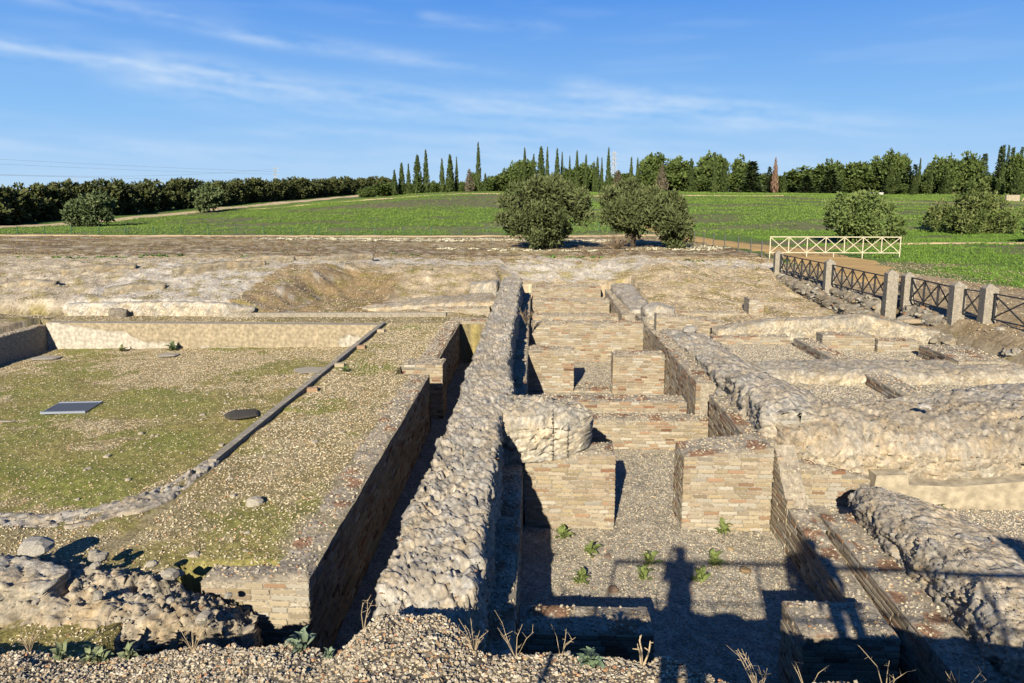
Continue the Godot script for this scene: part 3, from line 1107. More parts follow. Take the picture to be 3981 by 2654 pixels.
func path_strip(called: String, pts: Array, c: Color) -> void:
	var v := PackedVector3Array()
	var col := PackedColorArray()
	var across := 7
	var rows := 0
	for i in pts.size() - 1:
		var a := Vector2(pts[i][0], pts[i][1])
		var b := Vector2(pts[i + 1][0], pts[i + 1][1])
		var n: int = maxi(2, int(a.distance_to(b) / maxf(0.4, a.length() * 0.009)))
		for k in n + (1 if i == pts.size() - 2 else 0):
			var t := float(k) / n
			var p := a.lerp(b, t)
			var w: float = lerpf(pts[i][2], pts[i + 1][2], t) * 0.5
			var dir := (b - a).normalized()
			var side := Vector2(dir.y, -dir.x)
			for m in across:
				var u := float(m) / (across - 1) * 2.0 - 1.0
				var ww := w * (1.0 + 0.45 * n_mid.get_noise_2d(p.x * 0.6 + signf(u) * 9.0, p.y * 0.6))
				var q := p + side * (u * ww)
				v.append(Vector3(q.x, ground_y(q.x, q.y) + (0.05 + p.y * 0.0006 if absf(u) < 0.99 else -0.06), -q.y))
				var tn := 0.95 + 0.2 * n_mid.get_noise_2d(q.x, q.y) + 0.12 * n_fine.get_noise_2d(q.x, q.y)
				col.append(Color(c.r * tn, c.g * tn, c.b * tn))
			rows += 1
	setting(called, mesh_of(v, grid_index(across, rows), col), M.path)

# ---------------------------------------------------------------- the central wall and the slot beside it
func build_central() -> void:
	rubble("rubble_wall", "long thick grey concrete-rubble wall running away down the middle", "wall", [
		[-1.10, 5.75, 0.44, 0.42, -0.3, 1.72], [-1.08, 6.3, 0.46, 0.50, -0.3, 2.02], [-1.06, 7.5, 0.46, 0.52, -0.3, 2.12], [-1.04, 9.0, 0.44, 0.48, -0.3, 2.10],
		[-1.04, 11.5, 0.43, 0.46, -0.3, 2.06], [-1.02, 13.0, 0.45, 0.58, -0.3, 2.02], [-1.04, 14.5, 0.44, 0.46, -0.3, 2.05], [-1.06, 18.0, 0.42, 0.38, -0.3, 2.03],
		[-1.06, 22.0, 0.42, 0.40, -0.3, 2.02], [-1.08, 26.0, 0.42, 0.42, -0.3, 2.05], [-1.1, 30.4, 0.42, 0.42, -0.3, 2.08]], {"amp": 0.055, "stones": 0.30, "stone": 0.045, "side_stones": 0.06, "round": 0.16})
	# brick facing at the wall's foot, on the room side
	brick_wall("brick_facing", "thin brick facing seen edge-on along the foot of the central wall", Vector2(-0.22, 6.2), Vector2(-0.28, 31.6), -0.1, 1.28, 1.32, 0.42, {"category": "brick facing"})
	# left wall of the corridor: near stretch, projecting pier, far stretch
	brick_wall("brick_wall", "shaded near stretch of the sunken corridor's left brick wall", Vector2(-2.62, 7.36), Vector2(-2.62, 16.35), -0.1, 1.48, 1.48, 0.5, {"start": true, "brown": 0.4})
	brick_wall("brick_pier", "brick pier jutting from the left wall into the sunken corridor", Vector2(-3.50, 17.3), Vector2(-2.42, 17.3), -0.1, 1.5, 1.5, 0.75, {"category": "brick pier", "end": true})
	brick_wall("brick_wall", "shaded far stretch of the sunken corridor's left brick wall", Vector2(-2.66, 18.1), Vector2(-2.66, 23.45), -0.1, 1.5, 1.5, 0.5, {"brown": 0.4})
	brick_wall("brick_wall", "sunlit brick wall closing the far end of the sunken corridor", Vector2(-3.05, 23.45), Vector2(-1.6, 23.45), -0.1, 1.52, 1.52, 0.6, {"seed": 4.0})
	# left face of the central wall, low brick courses in the slot
	brick_wall("brick_facing", "brick facing along the left foot of the central wall in the slot", Vector2(-1.60, 22.9), Vector2(-1.60, 14.5), -0.1, 1.1, 1.0, 0.3, {"category": "brick facing", "brown": 0.2})
	# rounded lump of core that overhangs the first door pier
	rubble("rubble_lump", "rounded spur of grey rubble core resting on first left door pier", "rubble lump", [
		[-0.75, 12.1, 0.75, 0.70, 1.1, 2.02], [-0.2, 12.05, 0.72, 0.76, 1.22, 2.03], [0.3, 12.05, 0.70, 0.74, 1.25, 2.02], [0.65, 12.0, 0.62, 0.68, 1.3, 1.98], [0.88, 11.95, 0.42, 0.5, 1.4, 1.9]], {"amp": 0.06, "round": 0.5, "stones": 0.30, "stone": 0.045, "fine": 1.25, "batter": -0.06, "tint": Color(0.577, 0.512, 0.400)})

# ---------------------------------------------------------------- terrace, basin, foreground rubble on the left
func build_left() -> void:
	# front end of the terrace: short plastered brick face
	brick_wall("brick_wall", "short sunlit plastered end wall of the terrace beside the slot", Vector2(-3.9, 7.34), Vector2(-2.62, 7.34), -0.1, 1.44, 1.46, 0.45, {"pale": 0.3})
	# concrete kerb between basin and terrace with four loose bricks leaning on it
	var t := thing("concrete_kerb", "long straight concrete kerb between mossy basin and gravel terrace", "kerb", P(-5.3, 1.37, 10.8))
	var st := new_st()
	var ds := steps(10.7, 22.9, 0.5)
	for i in ds.size() - 1:
		var a := pool_edge(ds[i])
		var b := pool_edge(ds[i + 1])
		var lift := 0.012 * n_mid.get_noise_1d(ds[i] * 2.0)
		var p := [P(a - 0.09, 0.4, ds[i]), P(a + 0.05, 0.4, ds[i]), P(b + 0.05, 0.4, ds[i + 1] - 0.006), P(b - 0.09, 0.4, ds[i + 1] - 0.006)]
		var q: Array = []
		for k in 4:
			q.append(Vector3(p[k].x, 1.455 + lift, p[k].z))
		for k in 4:
			quad(st, p[k], q[k], q[(k + 1) % 4], p[(k + 1) % 4])
		quad(st, q[0], q[3], q[2], q[1])
	var km := part("kerb_stones", done(st), M.concrete, t)
	km.position = -t.position
	var where := ["farthest", "second farthest", "third farthest", "nearest"]
	var kd := [21.6, 19.2, 17.1, 15.0]
	for i in 4:
		var b := thing("brick", "%s of the four orange bricks set against the concrete kerb" % where[i], "brick", P(pool_edge(kd[i]) + 0.2, court_y(-5.0, kd[i]) + 0.04, kd[i]), 0.1 * (i - 1), "bricks against the kerb")
		var m := part("clay_block", brick_meshes[i], M.brick[9 if i % 2 else 0], b)
		m.scale = Vector3(0.95, 1.7, 1.3)
	# broken end of the kerb
	rubble("broken_kerb", "broken rubble remains of kerb curving round the basin's near corner", "kerb", [
		[-5.35, 10.75, 0.14, 0.12, 1.15, 1.44], [-5.42, 9.9, 0.22, 0.22, 1.15, 1.42], [-5.65, 9.2, 0.3, 0.3, 1.15, 1.41], [-6.2, 8.75, 0.26, 0.36, 1.15, 1.385], [-7.0, 8.6, 0.2, 0.3, 1.15, 1.37], [-7.6, 8.7, 0.14, 0.24, 1.15, 1.35]], {"amp": 0.035, "round": 0.35, "stones": 0.30, "fine": 1.3, "stone": 0.045})
	# plastered far wall of the basin
	t = thing("plaster_wall", "long low beige plastered wall along the far side of basin", "wall", P(-17.0, 0.3, 23.0))
	var xs := steps(-17.0, -5.35, 0.06)
	var ys := steps(0.3, 1.32, 0.06)
	var v := PackedVector3Array()
	var col := PackedColorArray()
	for y in ys:
		for x in xs:
			var lost: float = 1.0 if y < 1.34 - 0.16 * (x + 16.6) - 0.02 * n_fine.get_noise_2d(x * 2, y * 2) + 0.18 * ss(-15.0, -13.5, x) and y < 0.68 + 0.8 * ss(-13.4, -15.2, x) + 0.05 * n_fine.get_noise_2d(x, 3.0) and x < -12.4 else 0.0
			if Vector2((x + 6.3) / 0.5, (y - 0.72) / 0.24).length() < 1.0 + 0.2 * n_fine.get_noise_2d(x * 2, y * 2):
				lost = 1.0
			if y < 0.53 + 0.06 * n_mid.get_noise_1d(x * 2.0) and x > -11.6 and x < -9.9:
				lost = 1.0
			v.append(P(x, y, 23.0 + 0.05 * lost + 0.01 * n_mid.get_noise_2d(x, y) + lost * 0.02 * n_fine.get_noise_2d(x * 2, y * 2)) - t.position)
			var tn := 1.0 + 0.12 * n_mid.get_noise_2d(x * 2.2, y * 0.5) + 0.1 * n_fine.get_noise_2d(x * 2.0, y * 0.4)
			var c := Color(0.45, 0.375, 0.255).lerp(Color(0.58, 0.53, 0.44), lost)
			# a thin crack here and there
			if absf(n_mid.get_noise_2d(x * 0.8 + 3.0 * y, y * 0.3)) < 0.012:
				tn *= 0.72
			col.append(Color(c.r * tn, c.g * tn, c.b * tn))
	part("plaster_face", mesh_of(v, grid_index(xs.size(), ys.size()), col), M.plaster_old, t)
	var core := part("wall_core", box_mesh(P(-17.0, 0.2, 23.42) - t.position, P(-5.35, 1.315, 23.09) - t.position), M.concrete, t)
	core.name = "wall_core"
	# low kerb lines on the shelf behind it
	t = thing("stone_kerb", "thin straight stone kerb line on the shelf behind the basin", "kerb", P(-11.0, 1.3, 24.6))
	part("kerb_stones", bar_mesh(Vector3(0.6, 0.06, 0), Vector3(7.7, 0.1, -0.15), 0.14, 0.16), M.concrete, t)
	# upper plastered step of the mound
	rubble("plaster_wall", "upper low white plastered wall at the foot of gravel mound", "wall", [
		[-17.2, 24.8, 0.25, 0.3, 1.2, 1.72], [-14.0, 24.85, 0.25, 0.25, 1.2, 1.80], [-12.4, 24.85, 0.3, 0.25, 1.2, 1.82], [-11.4, 24.8, 0.35, 0.3, 1.2, 1.76], [-10.8, 24.7, 0.3, 0.3, 1.2, 1.5]], {"stone": 0.045, "amp": 0.03, "tint": Color(0.651, 0.586, 0.474), "stones": 0.30, "round": 0.2})
	# shaded left wall of the basin
	brick_wall("basin_wall", "short dark shaded plaster wall at the basin's left corner", Vector2(-17.0, 13.0), Vector2(-17.0, 23.1), 0.2, 1.05, 1.05, 0.4, {"category": "wall", "from": 9.0})
	# stepped ruin beyond the terrace
	brick_wall("brick_wall", "low pale brick course at the foot of the stepped ruin", Vector2(-4.3, 25.3), Vector2(-1.75, 25.3), 1.2, 0.32, 0.36, 0.5, {"pale": 0.3})
	rubble("stepped_ruin", "low stepped rubble ruin left of the central wall's far end", "ruin", [
		[-6.6, 26.0, 0.5, 0.4, 1.2, 1.42], [-5.2, 26.3, 0.8, 0.6, 1.2, 1.54], [-3.6, 26.8, 1.1, 1.1, 1.2, 1.66], [-1.75, 27.2, 1.2, 1.4, 1.2, 1.72]], {"stones": 0.30, "stone": 0.045, "amp": 0.037, "tint": Color(0.576, 0.485, 0.346)})
	rubble("rubble_block", "squarish rubble block against left side of the central wall's far end", "rubble block", [
		[-2.75, 29.0, 0.5, 0.5, 1.3, 2.0], [-1.7, 29.0, 0.6, 0.6, 1.3, 2.12]], {"stones": 0.30, "stone": 0.045, "amp": 0.043, "round": 0.4})
	# foreground rubble heap
	rubble("rubble_heap", "broken heap of grey rubble masonry in the lower left foreground", "rubble heap", [
		[-8.6, 7.1, 0.7, 0.7, 0.6, 1.50], [-6.8, 7.05, 0.62, 0.75, 0.6, 1.55], [-5.6, 7.0, 0.62, 0.75, 0.6, 1.56], [-4.6, 6.88, 0.5, 0.66, 0.6, 1.50], [-4.1, 6.95, 0.46, 0.55, 0.5, 1.40], [-3.6, 7.05, 0.36, 0.45, 0.5, 1.22], [-3.25, 7.1, 0.28, 0.3, 0.5, 1.0]], {"amp": 0.081, "round": 0.7, "stones": 0.30, "stone": 0.045, "fine": 1.35, "tint": Color(0.515, 0.432, 0.312)})
	rubble("rubble_block", "flat-topped slab of pale rubble concrete at the left frame edge", "rubble block", [
		[-6.5, 6.75, 0.25, 0.4, 1.3, 1.78], [-5.75, 6.85, 0.3, 0.34, 1.3, 1.74], [-5.25, 6.9, 0.2, 0.28, 1.3, 1.66]], {"stone": 0.045, "amp": 0.031, "round": 0.3, "stones": 0.30, "fine": 1.3, "tint": Color(0.563, 0.498, 0.392)})
	# scattered low walls poking out of the mound
	var low := [[-20.6, 29.3, -18.2, 30.6, 0.12, "farthest left low stone edge on the gravel mound"], [-15.6, 29.2, -12.6, 31.4, 0.16, "dark mossy stone edge breaking the middle of the gravel mound"], [-14.6, 33.0, -12.2, 34.2, 0.14, "stone edge high on the left of gravel mound"], [-10.9, 33.4, -8.6, 35.4, 0.16, "stone edge at the top right of gravel mound"], [-16.8, 26.3, -15.0, 27.2, 0.14, "low stone edge above left end of white plastered step"], [-21.5, 27.2, -19.6, 27.4, 0.12, "broken stone slab row at far left of the mound"]]
	for w in low:
		var g := ground_y((w[0] + w[2]) / 2, (w[1] + w[3]) / 2)
		rubble("stone_edge", w[5], "stone edge", [[w[0], w[1], 0.25, 0.3, g - 0.4, g + w[4] * 1.2], [(w[0] + w[2]) / 2, (w[1] + w[3]) / 2, 0.25, 0.35, g - 0.4, g + w[4] * 2.2], [w[2], w[3], 0.25, 0.3, g - 0.4, g + w[4] * 1.6]], {"stones": 0.30, "stone": 0.045, "amp": 0.037, "tint": Color(0.465, 0.392, 0.279), "round": 0.15, "group": "stone edges on the mound"})
	rubble("rubble_lump", "dark rubble lump near the basin's far left corner", "rubble lump", [[-15.4, 24.3, 0.22, 0.22, 1.3, 1.62], [-14.95, 24.35, 0.2, 0.2, 1.3, 1.6]], {"stones": 0.30, "stone": 0.045, "amp": 0.037, "round": 0.7, "tint": Color(0.306, 0.261, 0.201)})
	rubble("rubble_lump", "grey rubble lump at right end of the white plastered step", "rubble lump", [[-11.1, 24.6, 0.3, 0.3, 1.3, 1.78], [-10.4, 24.7, 0.25, 0.25, 1.3, 1.62]], {"stones": 0.30, "stone": 0.045, "amp": 0.050, "round": 0.7})

# ---------------------------------------------------------------- the row of brick rooms
func build_rooms() -> void:
	brick_wall("brick_pier", "left door pier nearest the viewer, almost wholly in shadow", Vector2(-0.2, 7.3), Vector2(1.36, 7.3), -0.1, 0.90, 0.90, 0.58, {"category": "brick pier", "end": true})
	brick_wall("brick_pier", "right door pier nearest the viewer, dark front and sunlit top", Vector2(2.95, 7.1), Vector2(4.0, 7.1), -0.1, 1.08, 1.08, 0.7, {"category": "brick pier", "start": true, "brown": 0.3})
	brick_wall("brick_pier", "left pier of middle doorway with pale and orange bricks", Vector2(-0.2, 11.4), Vector2(1.36, 11.4), -0.1, 1.44, 1.46, 0.62, {"category": "brick pier", "end": true, "seed": 2.0})
	brick_wall("brick_pier", "right pier of middle doorway with whitish brick patch", Vector2(2.52, 11.42), Vector2(4.04, 11.42), -0.1, 1.42, 1.62, 0.8, {"category": "brick pier", "start": true, "seed": 9.0, "pale": 0.1})
	brick_wall("brick_wall", "low brick cross wall with a lower front ledge in second room", Vector2(-0.2, 15.22), Vector2(3.96, 15.22), -0.1, 0.80, 0.80, 0.5, {"seed": 6.0})
	brick_wall("brick_wall", "upper set-back course of the stepped brick cross wall", Vector2(-0.2, 15.74), Vector2(3.5, 15.74), -0.1, 1.04, 1.06, 0.62, {"from": 0.8, "brown": 0.2})
	brick_wall("brick_pier", "left brick pier of the farther doorway", Vector2(-0.25, 19.7), Vector2(1.08, 19.7), -0.1, 1.38, 1.38, 0.55, {"category": "brick pier", "end": true, "seed": 13.0})
	brick_wall("brick_pier", "right brick pier of the farther doorway", Vector2(2.18, 19.5), Vector2(3.66, 19.5), -0.1, 1.30, 1.32, 0.55, {"category": "brick pier", "start": true, "seed": 17.0})
	brick_wall("brick_sill", "low brick sill across the farther doorway", Vector2(1.08, 19.74), Vector2(2.18, 19.74), -0.1, 0.16, 0.16, 0.9, {"category": "brick sill", "pale": 0.5})
	brick_wall("brick_wall", "widest sunlit brick cross wall behind the farther doorway", Vector2(-0.2, 23.55), Vector2(3.66, 23.55), -0.1, 1.45, 1.46, 0.5, {"seed": 21.0})
	brick_wall("brick_wall", "low brick ledge just behind the widest cross wall", Vector2(-0.2, 26.5), Vector2(3.2, 26.5), -0.1, 1.16, 1.18, 0.7, {"from": 0.6})
	brick_wall("brick_wall", "second farthest brick cross wall of the room row", Vector2(-0.2, 28.7), Vector2(3.02, 28.7), -0.1, 1.42, 1.46, 0.6, {"from": 0.5, "seed": 25.0})
	brick_wall("brick_wall", "farthest brick cross wall against the earth bank, darkly stained", Vector2(-0.25, 32.0), Vector2(2.95, 32.0), -0.1, 1.52, 1.58, 0.9, {"from": 0.6, "pale": 0.15, "seed": 29.0})
	# right-hand side walls of the rooms (their faces look left)
	brick_wall("brick_wall", "right side brick wall beside the farthest two rooms", Vector2(3.12, 31.9), Vector2(3.12, 25.4), -0.1, 1.46, 1.44, 0.5, {"brown": 0.25})
	brick_wall("brick_wall", "right side brick wall behind the widest cross wall", Vector2(3.62, 26.4), Vector2(3.70, 21.5), -0.1, 1.46, 1.44, 0.55, {"brown": 0.25, "end": true})
	brick_wall("brick_wall", "reddish side brick wall right of the farther doorway", Vector2(3.66, 21.6), Vector2(3.72, 15.9), -0.1, 1.50, 1.50, 0.5, {"brown": 0.45})
	brick_wall("brick_wall", "reddish side brick wall between second room and rubble mass", Vector2(3.86, 15.2), Vector2(3.86, 12.2), -0.1, 1.42, 1.44, 0.5, {"brown": 0.5})
	# strip of wall coming towards the viewer from the right pier
	brick_wall("brick_wall", "narrow leaning strip of brick wall right of whitish pier", Vector2(4.05, 11.5), Vector2(4.05, 10.75), -0.1, 1.66, 0.9, 0.35, {"brown": 0.15})
	# the double low wall along the right side of the first room
	brick_wall("brick_wall", "low brown brick wall on right of the front room", Vector2(4.06, 10.75), Vector2(4.02, 7.85), -0.1, 0.86, 0.62, 0.34, {"brown": 0.35})
	brick_wall("brick_wall", "second low brown brick wall backing the narrow dark slot", Vector2(4.46, 10.5), Vector2(4.40, 6.0), -0.1, 0.90, 0.88, 0.52, {"brown": 0.45, "start": true})
	rubble("slot_fill", "mortar fill closing far end of the narrow slot", "rubble fill", [[4.43, 10.72, 0.1, 0.1, 0.0, 0.72], [4.43, 10.2, 0.1, 0.1, 0.0, 0.70]], {"stones": 0.30, "stone": 0.045, "amp": 0.012})
	brick_wall("brick_wall", "back brick wall corner behind the row of rooms", Vector2(3.86, 22.3), Vector2(6.1, 22.3), 0.6, 1.28, 1.02, 0.5, {"seed": 33.0})
	rubble("rubble_lump", "rounded pale rubble lump on the corner behind widest cross wall", "rubble lump", [[3.75, 24.0, 0.5, 0.5, 1.2, 1.85], [4.2, 24.0, 0.6, 0.6, 1.2, 1.98], [4.65, 24.0, 0.45, 0.5, 1.2, 1.85]], {"stones": 0.30, "stone": 0.045, "amp": 0.037, "round": 0.5, "tint": Color(0.588, 0.534, 0.435)})
	rubble("rubble_wall", "grey rubble wall top stepping back beside farthest side wall", "wall", [[4.0, 25.6, 0.5, 0.5, 1.0, 1.48], [3.85, 28.2, 0.4, 0.5, 1.0, 1.56], [3.8, 31.4, 0.5, 0.6, 1.0, 1.68]], {"stones": 0.30, "stone": 0.045, "amp": 0.031})

# ---------------------------------------------------------------- rooms and rubble on the right
func build_right() -> void:
	rubble("rubble_wall", "ragged grey rubble wall along the right side of brick rooms", "wall", [
		[4.8, 12.5, 0.62, 0.8, 0.9, 1.80], [4.75, 13.6, 0.5, 1.1, 0.9, 1.88], [4.7, 14.8, 0.5, 1.2, 0.9, 1.84], [4.68, 16.0, 0.52, 1.1, 0.9, 1.70], [4.66, 18.0, 0.52, 0.9, 0.9, 1.56], [4.6, 20.0, 0.5, 0.9, 0.9, 1.50], [4.6, 21.9, 0.6, 0.9, 0.9, 1.46]], {"amp": 0.075, "stones": 0.30, "stone": 0.045, "lean": 0.36, "round": 0.2})
	rubble("rubble_wall", "broad front rubble wall of grey stones on the right", "wall", [
		[4.45, 13.0, 0.9, 1.2, 0.2, 1.70], [5.6, 13.0, 0.9, 1.2, 0.2, 1.74], [7.0, 13.05, 0.95, 1.2, 0.2, 1.62], [8.6, 13.1, 0.95, 1.2, 0.2, 1.62], [10.4, 13.1, 0.95, 1.2, 0.2, 1.70], [13.4, 13.2, 0.95, 1.2, 0.2, 1.74]], {"amp": 0.07, "stones": 0.30, "stone": 0.07, "side_stones": 0.28, "round": 0.35, "lean": 0.16, "batter": 0.02, "tint": Color(0.551, 0.467, 0.346)})
	rubble("rubble_wall", "irregular rubble ridge behind the broad front rubble wall", "wall", [
		[6.3, 14.3, 0.4, 0.5, 1.0, 1.30], [7.4, 14.4, 0.5, 0.6, 1.0, 1.36], [8.8, 14.6, 0.7, 0.9, 1.0, 1.46], [10.6, 14.8, 0.9, 1.1, 1.0, 1.60], [13.2, 15.0, 1.0, 1.3, 1.0, 1.70]], {"stone": 0.045, "amp": 0.050, "round": 0.6, "stones": 0.30})
	rubble("rubble_wall", "flat-topped rubble cross wall between two gravel rooms on right", "wall", [
		[5.3, 17.4, 0.55, 0.8, 1.0, 1.44], [7.6, 17.4, 0.85, 0.9, 1.0, 1.48], [9.6, 17.4, 0.95, 0.8, 1.0, 1.46], [11.4, 17.3, 0.95, 0.7, 1.0, 1.52], [12.6, 17.2, 0.7, 0.6, 1.0, 1.45]], {"stone": 0.045, "amp": 0.037, "round": 0.45, "stones": 0.30, "tint": Color(0.576, 0.504, 0.385)})
	# plaster band on the foot of the broad front wall
	var t := thing("plaster_band", "smooth beige plaster band at the foot of the rubble wall", "plaster", P(5.8, 0.38, 11.5))
	var st := new_st()
	var pts := [[5.78, 0.36], [13.4, 0.36], [13.4, 0.92], [10.5, 0.90], [8.4, 0.92], [7.2, 0.80], [6.4, 0.82], [6.36, 1.0], [5.84, 0.98]]
	var ring := PackedVector2Array()
	for p in pts:
		ring.append(Vector2(p[0], p[1]))
	var tri := Geometry2D.triangulate_polygon(ring)
	for i in tri:
		st.add_vertex(P(ring[i].x, ring[i].y, 11.56) - t.position)
	for i in ring.size():
		var a := ring[i]
		var b := ring[(i + 1) % ring.size()]
		quad(st, P(a.x, a.y, 11.56) - t.position, P(b.x, b.y, 11.56) - t.position, P(b.x, b.y, 12.1) - t.position, P(a.x, a.y, 12.1) - t.position)
	part("plaster_face", done(st), M.plaster, t)
	brick_wall("brick_facing", "patch of worn brickwork low on the broad rubble wall", Vector2(4.35, 11.58), Vector2(5.76, 11.58), 0.3, 0.95, 0.62, 0.3, {"category": "brick facing", "pale": 0.1, "seed": 41.0})
	# vault remnant
	rubble("vault_remnant", "big tilted fallen piece of rubble vault at lower right", "vault remnant", [
		[5.38, 5.6, 0.44, 1.8, 0.2, 1.36], [5.38, 7.0, 0.44, 1.75, 0.2, 1.38], [5.36, 8.0, 0.44, 1.65, 0.2, 1.36], [5.36, 9.2, 0.44, 1.5, 0.2, 1.30], [5.38, 10.2, 0.44, 1.3, 0.2, 1.20], [5.44, 10.75, 0.40, 0.95, 0.2, 1.10]], {"amp": 0.045, "round": 0.5, "batter": 0.03, "lean": 0.30, "stones": 0.30, "stone": 0.045, "fine": 1.2, "tint": Color(0.576, 0.504, 0.396)})
	# dwarf walls
	brick_wall("dwarf_wall", "brown dwarf brick wall dividing the far gravel room on right", Vector2(7.64, 20.6), Vector2(7.70, 17.9), 1.15, 0.36, 0.36, 0.55, {"category": "dwarf wall", "brown": 0.75})
	brick_wall("dwarf_wall", "mossy dwarf brick wall dividing the nearer gravel room", Vector2(7.9, 16.6), Vector2(7.9, 14.8), 1.15, 0.32, 0.32, 0.6, {"category": "dwarf wall", "brown": 0.6})
	brick_wall("dwarf_wall", "wide low brown brick stub at the far right room", Vector2(10.6, 19.3), Vector2(10.64, 17.5), 1.15, 0.46, 0.44, 1.3, {"category": "dwarf wall", "brown": 0.7})
	brick_wall("brick_wall", "low brick back wall of the far gravel room, left part", Vector2(5.3, 20.75), Vector2(7.6, 20.75), 1.1, 0.36, 0.40, 0.4, {"seed": 51.0})
	brick_wall("brick_wall", "low yellow brick back wall right of brown dwarf wall", Vector2(8.25, 20.0), Vector2(9.75, 20.0), 1.1, 0.62, 0.60, 0.5, {"seed": 55.0})
	brick_wall("brick_wall", "pale new brick stretch at right of yellow back wall", Vector2(9.76, 19.86), Vector2(11.0, 19.86), 1.1, 0.50, 0.48, 0.45, {"pale": 1.0, "seed": 57.0})
	rubble("rubble_wall", "whitish plastered rubble wall behind the far gravel room", "wall", [
		[5.6, 21.75, 0.3, 0.4, 1.0, 1.55], [7.2, 21.8, 0.35, 0.4, 1.0, 1.82], [9.2, 21.8, 0.35, 0.45, 1.0, 1.92], [10.2, 21.8, 0.4, 0.4, 1.0, 2.02], [11.2, 21.7, 0.35, 0.4, 1.0, 1.78], [12.2, 21.3, 0.3, 0.3, 1.0, 1.6]], {"stone": 0.045, "amp": 0.025, "tint": Color(0.577, 0.499, 0.371), "round": 0.4, "stones": 0.30})
	brick_wall("brick_wall", "thin low brick line on the slope behind the plastered wall", Vector2(4.85, 25.1), Vector2(7.6, 25.1), 1.2, 0.28, 0.28, 0.35, {"pale": 0.2})
	brick_wall("brick_pier", "small pale brick stump on the slope below iron fence", Vector2(7.75, 25.4), Vector2(8.3, 25.4), 1.2, 0.72, 0.70, 0.7, {"category": "brick pier", "pale": 0.3})
	# rough stone walls below the fence
	rubble("stone_wall", "long low outer dry-stone wall below the iron fence", "stone wall", [
		[10.9, 31.5, 0.3, 0.25, 1.2, 2.12], [11.0, 28.5, 0.3, 0.25, 1.2, 1.98], [11.15, 25.6, 0.3, 0.28, 1.2, 1.80], [11.4, 23.0, 0.32, 0.3, 1.0, 1.70], [12.4, 20.6, 0.3, 0.3, 0.9, 1.5]], {"amp": 0.068, "stones": 0.4, "stone": 0.2, "side_stones": 0.35, "tint": Color(0.404, 0.344, 0.252), "round": 0.4})
	rubble("stone_wall", "inner dry-stone wall directly under the iron fence, far part", "stone wall", [
		[11.55, 32.0, 0.25, 0.3, 1.3, 2.2], [11.8, 28.0, 0.28, 0.3, 1.3, 2.1], [12.05, 24.4, 0.28, 0.3, 1.2, 2.06]], {"amp": 0.062, "stones": 0.35, "stone": 0.18, "side_stones": 0.35, "tint": Color(0.440, 0.373, 0.274), "round": 0.4})
	rubble("stone_wall", "inner dry-stone wall under the fence between the two gates", "stone wall", [
		[12.55, 23.6, 0.35, 0.3, 1.3, 2.0], [12.85, 21.5, 0.4, 0.3, 1.3, 1.96]], {"amp": 0.062, "stones": 0.35, "stone": 0.2, "side_stones": 0.35, "tint": Color(0.465, 0.397, 0.290), "round": 0.4})
	rubble("stone_wall", "inner dry-stone wall at the right frame edge under iron fence", "stone wall", [
		[13.05, 20.4, 0.35, 0.3, 1.2, 1.96], [13.5, 17.5, 0.4, 0.3, 1.2, 1.94]], {"amp": 0.062, "stones": 0.35, "stone": 0.2, "side_stones": 0.35, "tint": Color(0.465, 0.397, 0.290), "round": 0.4})
	rubble("stone_heap", "jagged heap of mortared stones at the right frame edge", "stone heap", [
		[12.6, 18.6, 0.3, 0.3, 1.1, 1.66], [13.2, 17.6, 0.4, 0.4, 1.1, 1.86]], {"amp": 0.081, "stones": 0.4, "stone": 0.2, "side_stones": 0.3})
	# paving blocks leaning on the wall under the gate
	var ft := [[12.25, 23.15, 0.34, 0.10, 0.24, 0.1, 0.35, "grey"], [12.2, 22.7, 0.36, 0.10, 0.30, -0.08, 0.2, "reddish"], [12.55, 22.3, 0.28, 0.12, 0.24, 0.12, -0.3, "brown"], [12.75, 22.75, 0.42, 0.08, 0.26, 0.15, 0.5, "long beige"]]
	for i in ft.size():
		var q: Array = ft[i]
		var s := thing("stone_slab", "%s stone slab tipped on the low wall by the narrow gate" % q[7], "stone slab", P(q[0], 1.64, q[1]), q[6], "slabs by the narrow gate")
		var m := part("slab", stone_meshes[i % 4], [M.concrete, M.brick[6], M.concrete_dark, M.brick[21]][i], s)
		m.scale = Vector3(q[2] * 2.2, q[3] * 2.6, q[4] * 2.0)
		m.rotation = Vector3(q[5], 0, q[5])

# ---------------------------------------------------------------- fences, gates, barrier
func concrete_post(x: float, d: float, y: float, h: float, label: String) -> void:
	var t := thing("concrete_post", label, "post", P(x, y, d), -0.1, "concrete posts of the iron fence")
	var w := 0.175
	var st := new_st()
	box_into(st, Vector3(-w, -0.5, -w), Vector3(w, h - 0.14, w))
	part("shaft", done(st), M.concrete, t)
	st = new_st()
	var a := h - 0.139
	var q := [Vector3(-w, a, -w), Vector3(w, a, -w), Vector3(w, a, w), Vector3(-w, a, w)]
	var top := Vector3(0, h, 0)
	for k in 4:
		for p in [q[k], top, q[(k + 1) % 4]]:
			st.add_vertex(p)
	part("pyramid_cap", done(st), M.concrete, t)

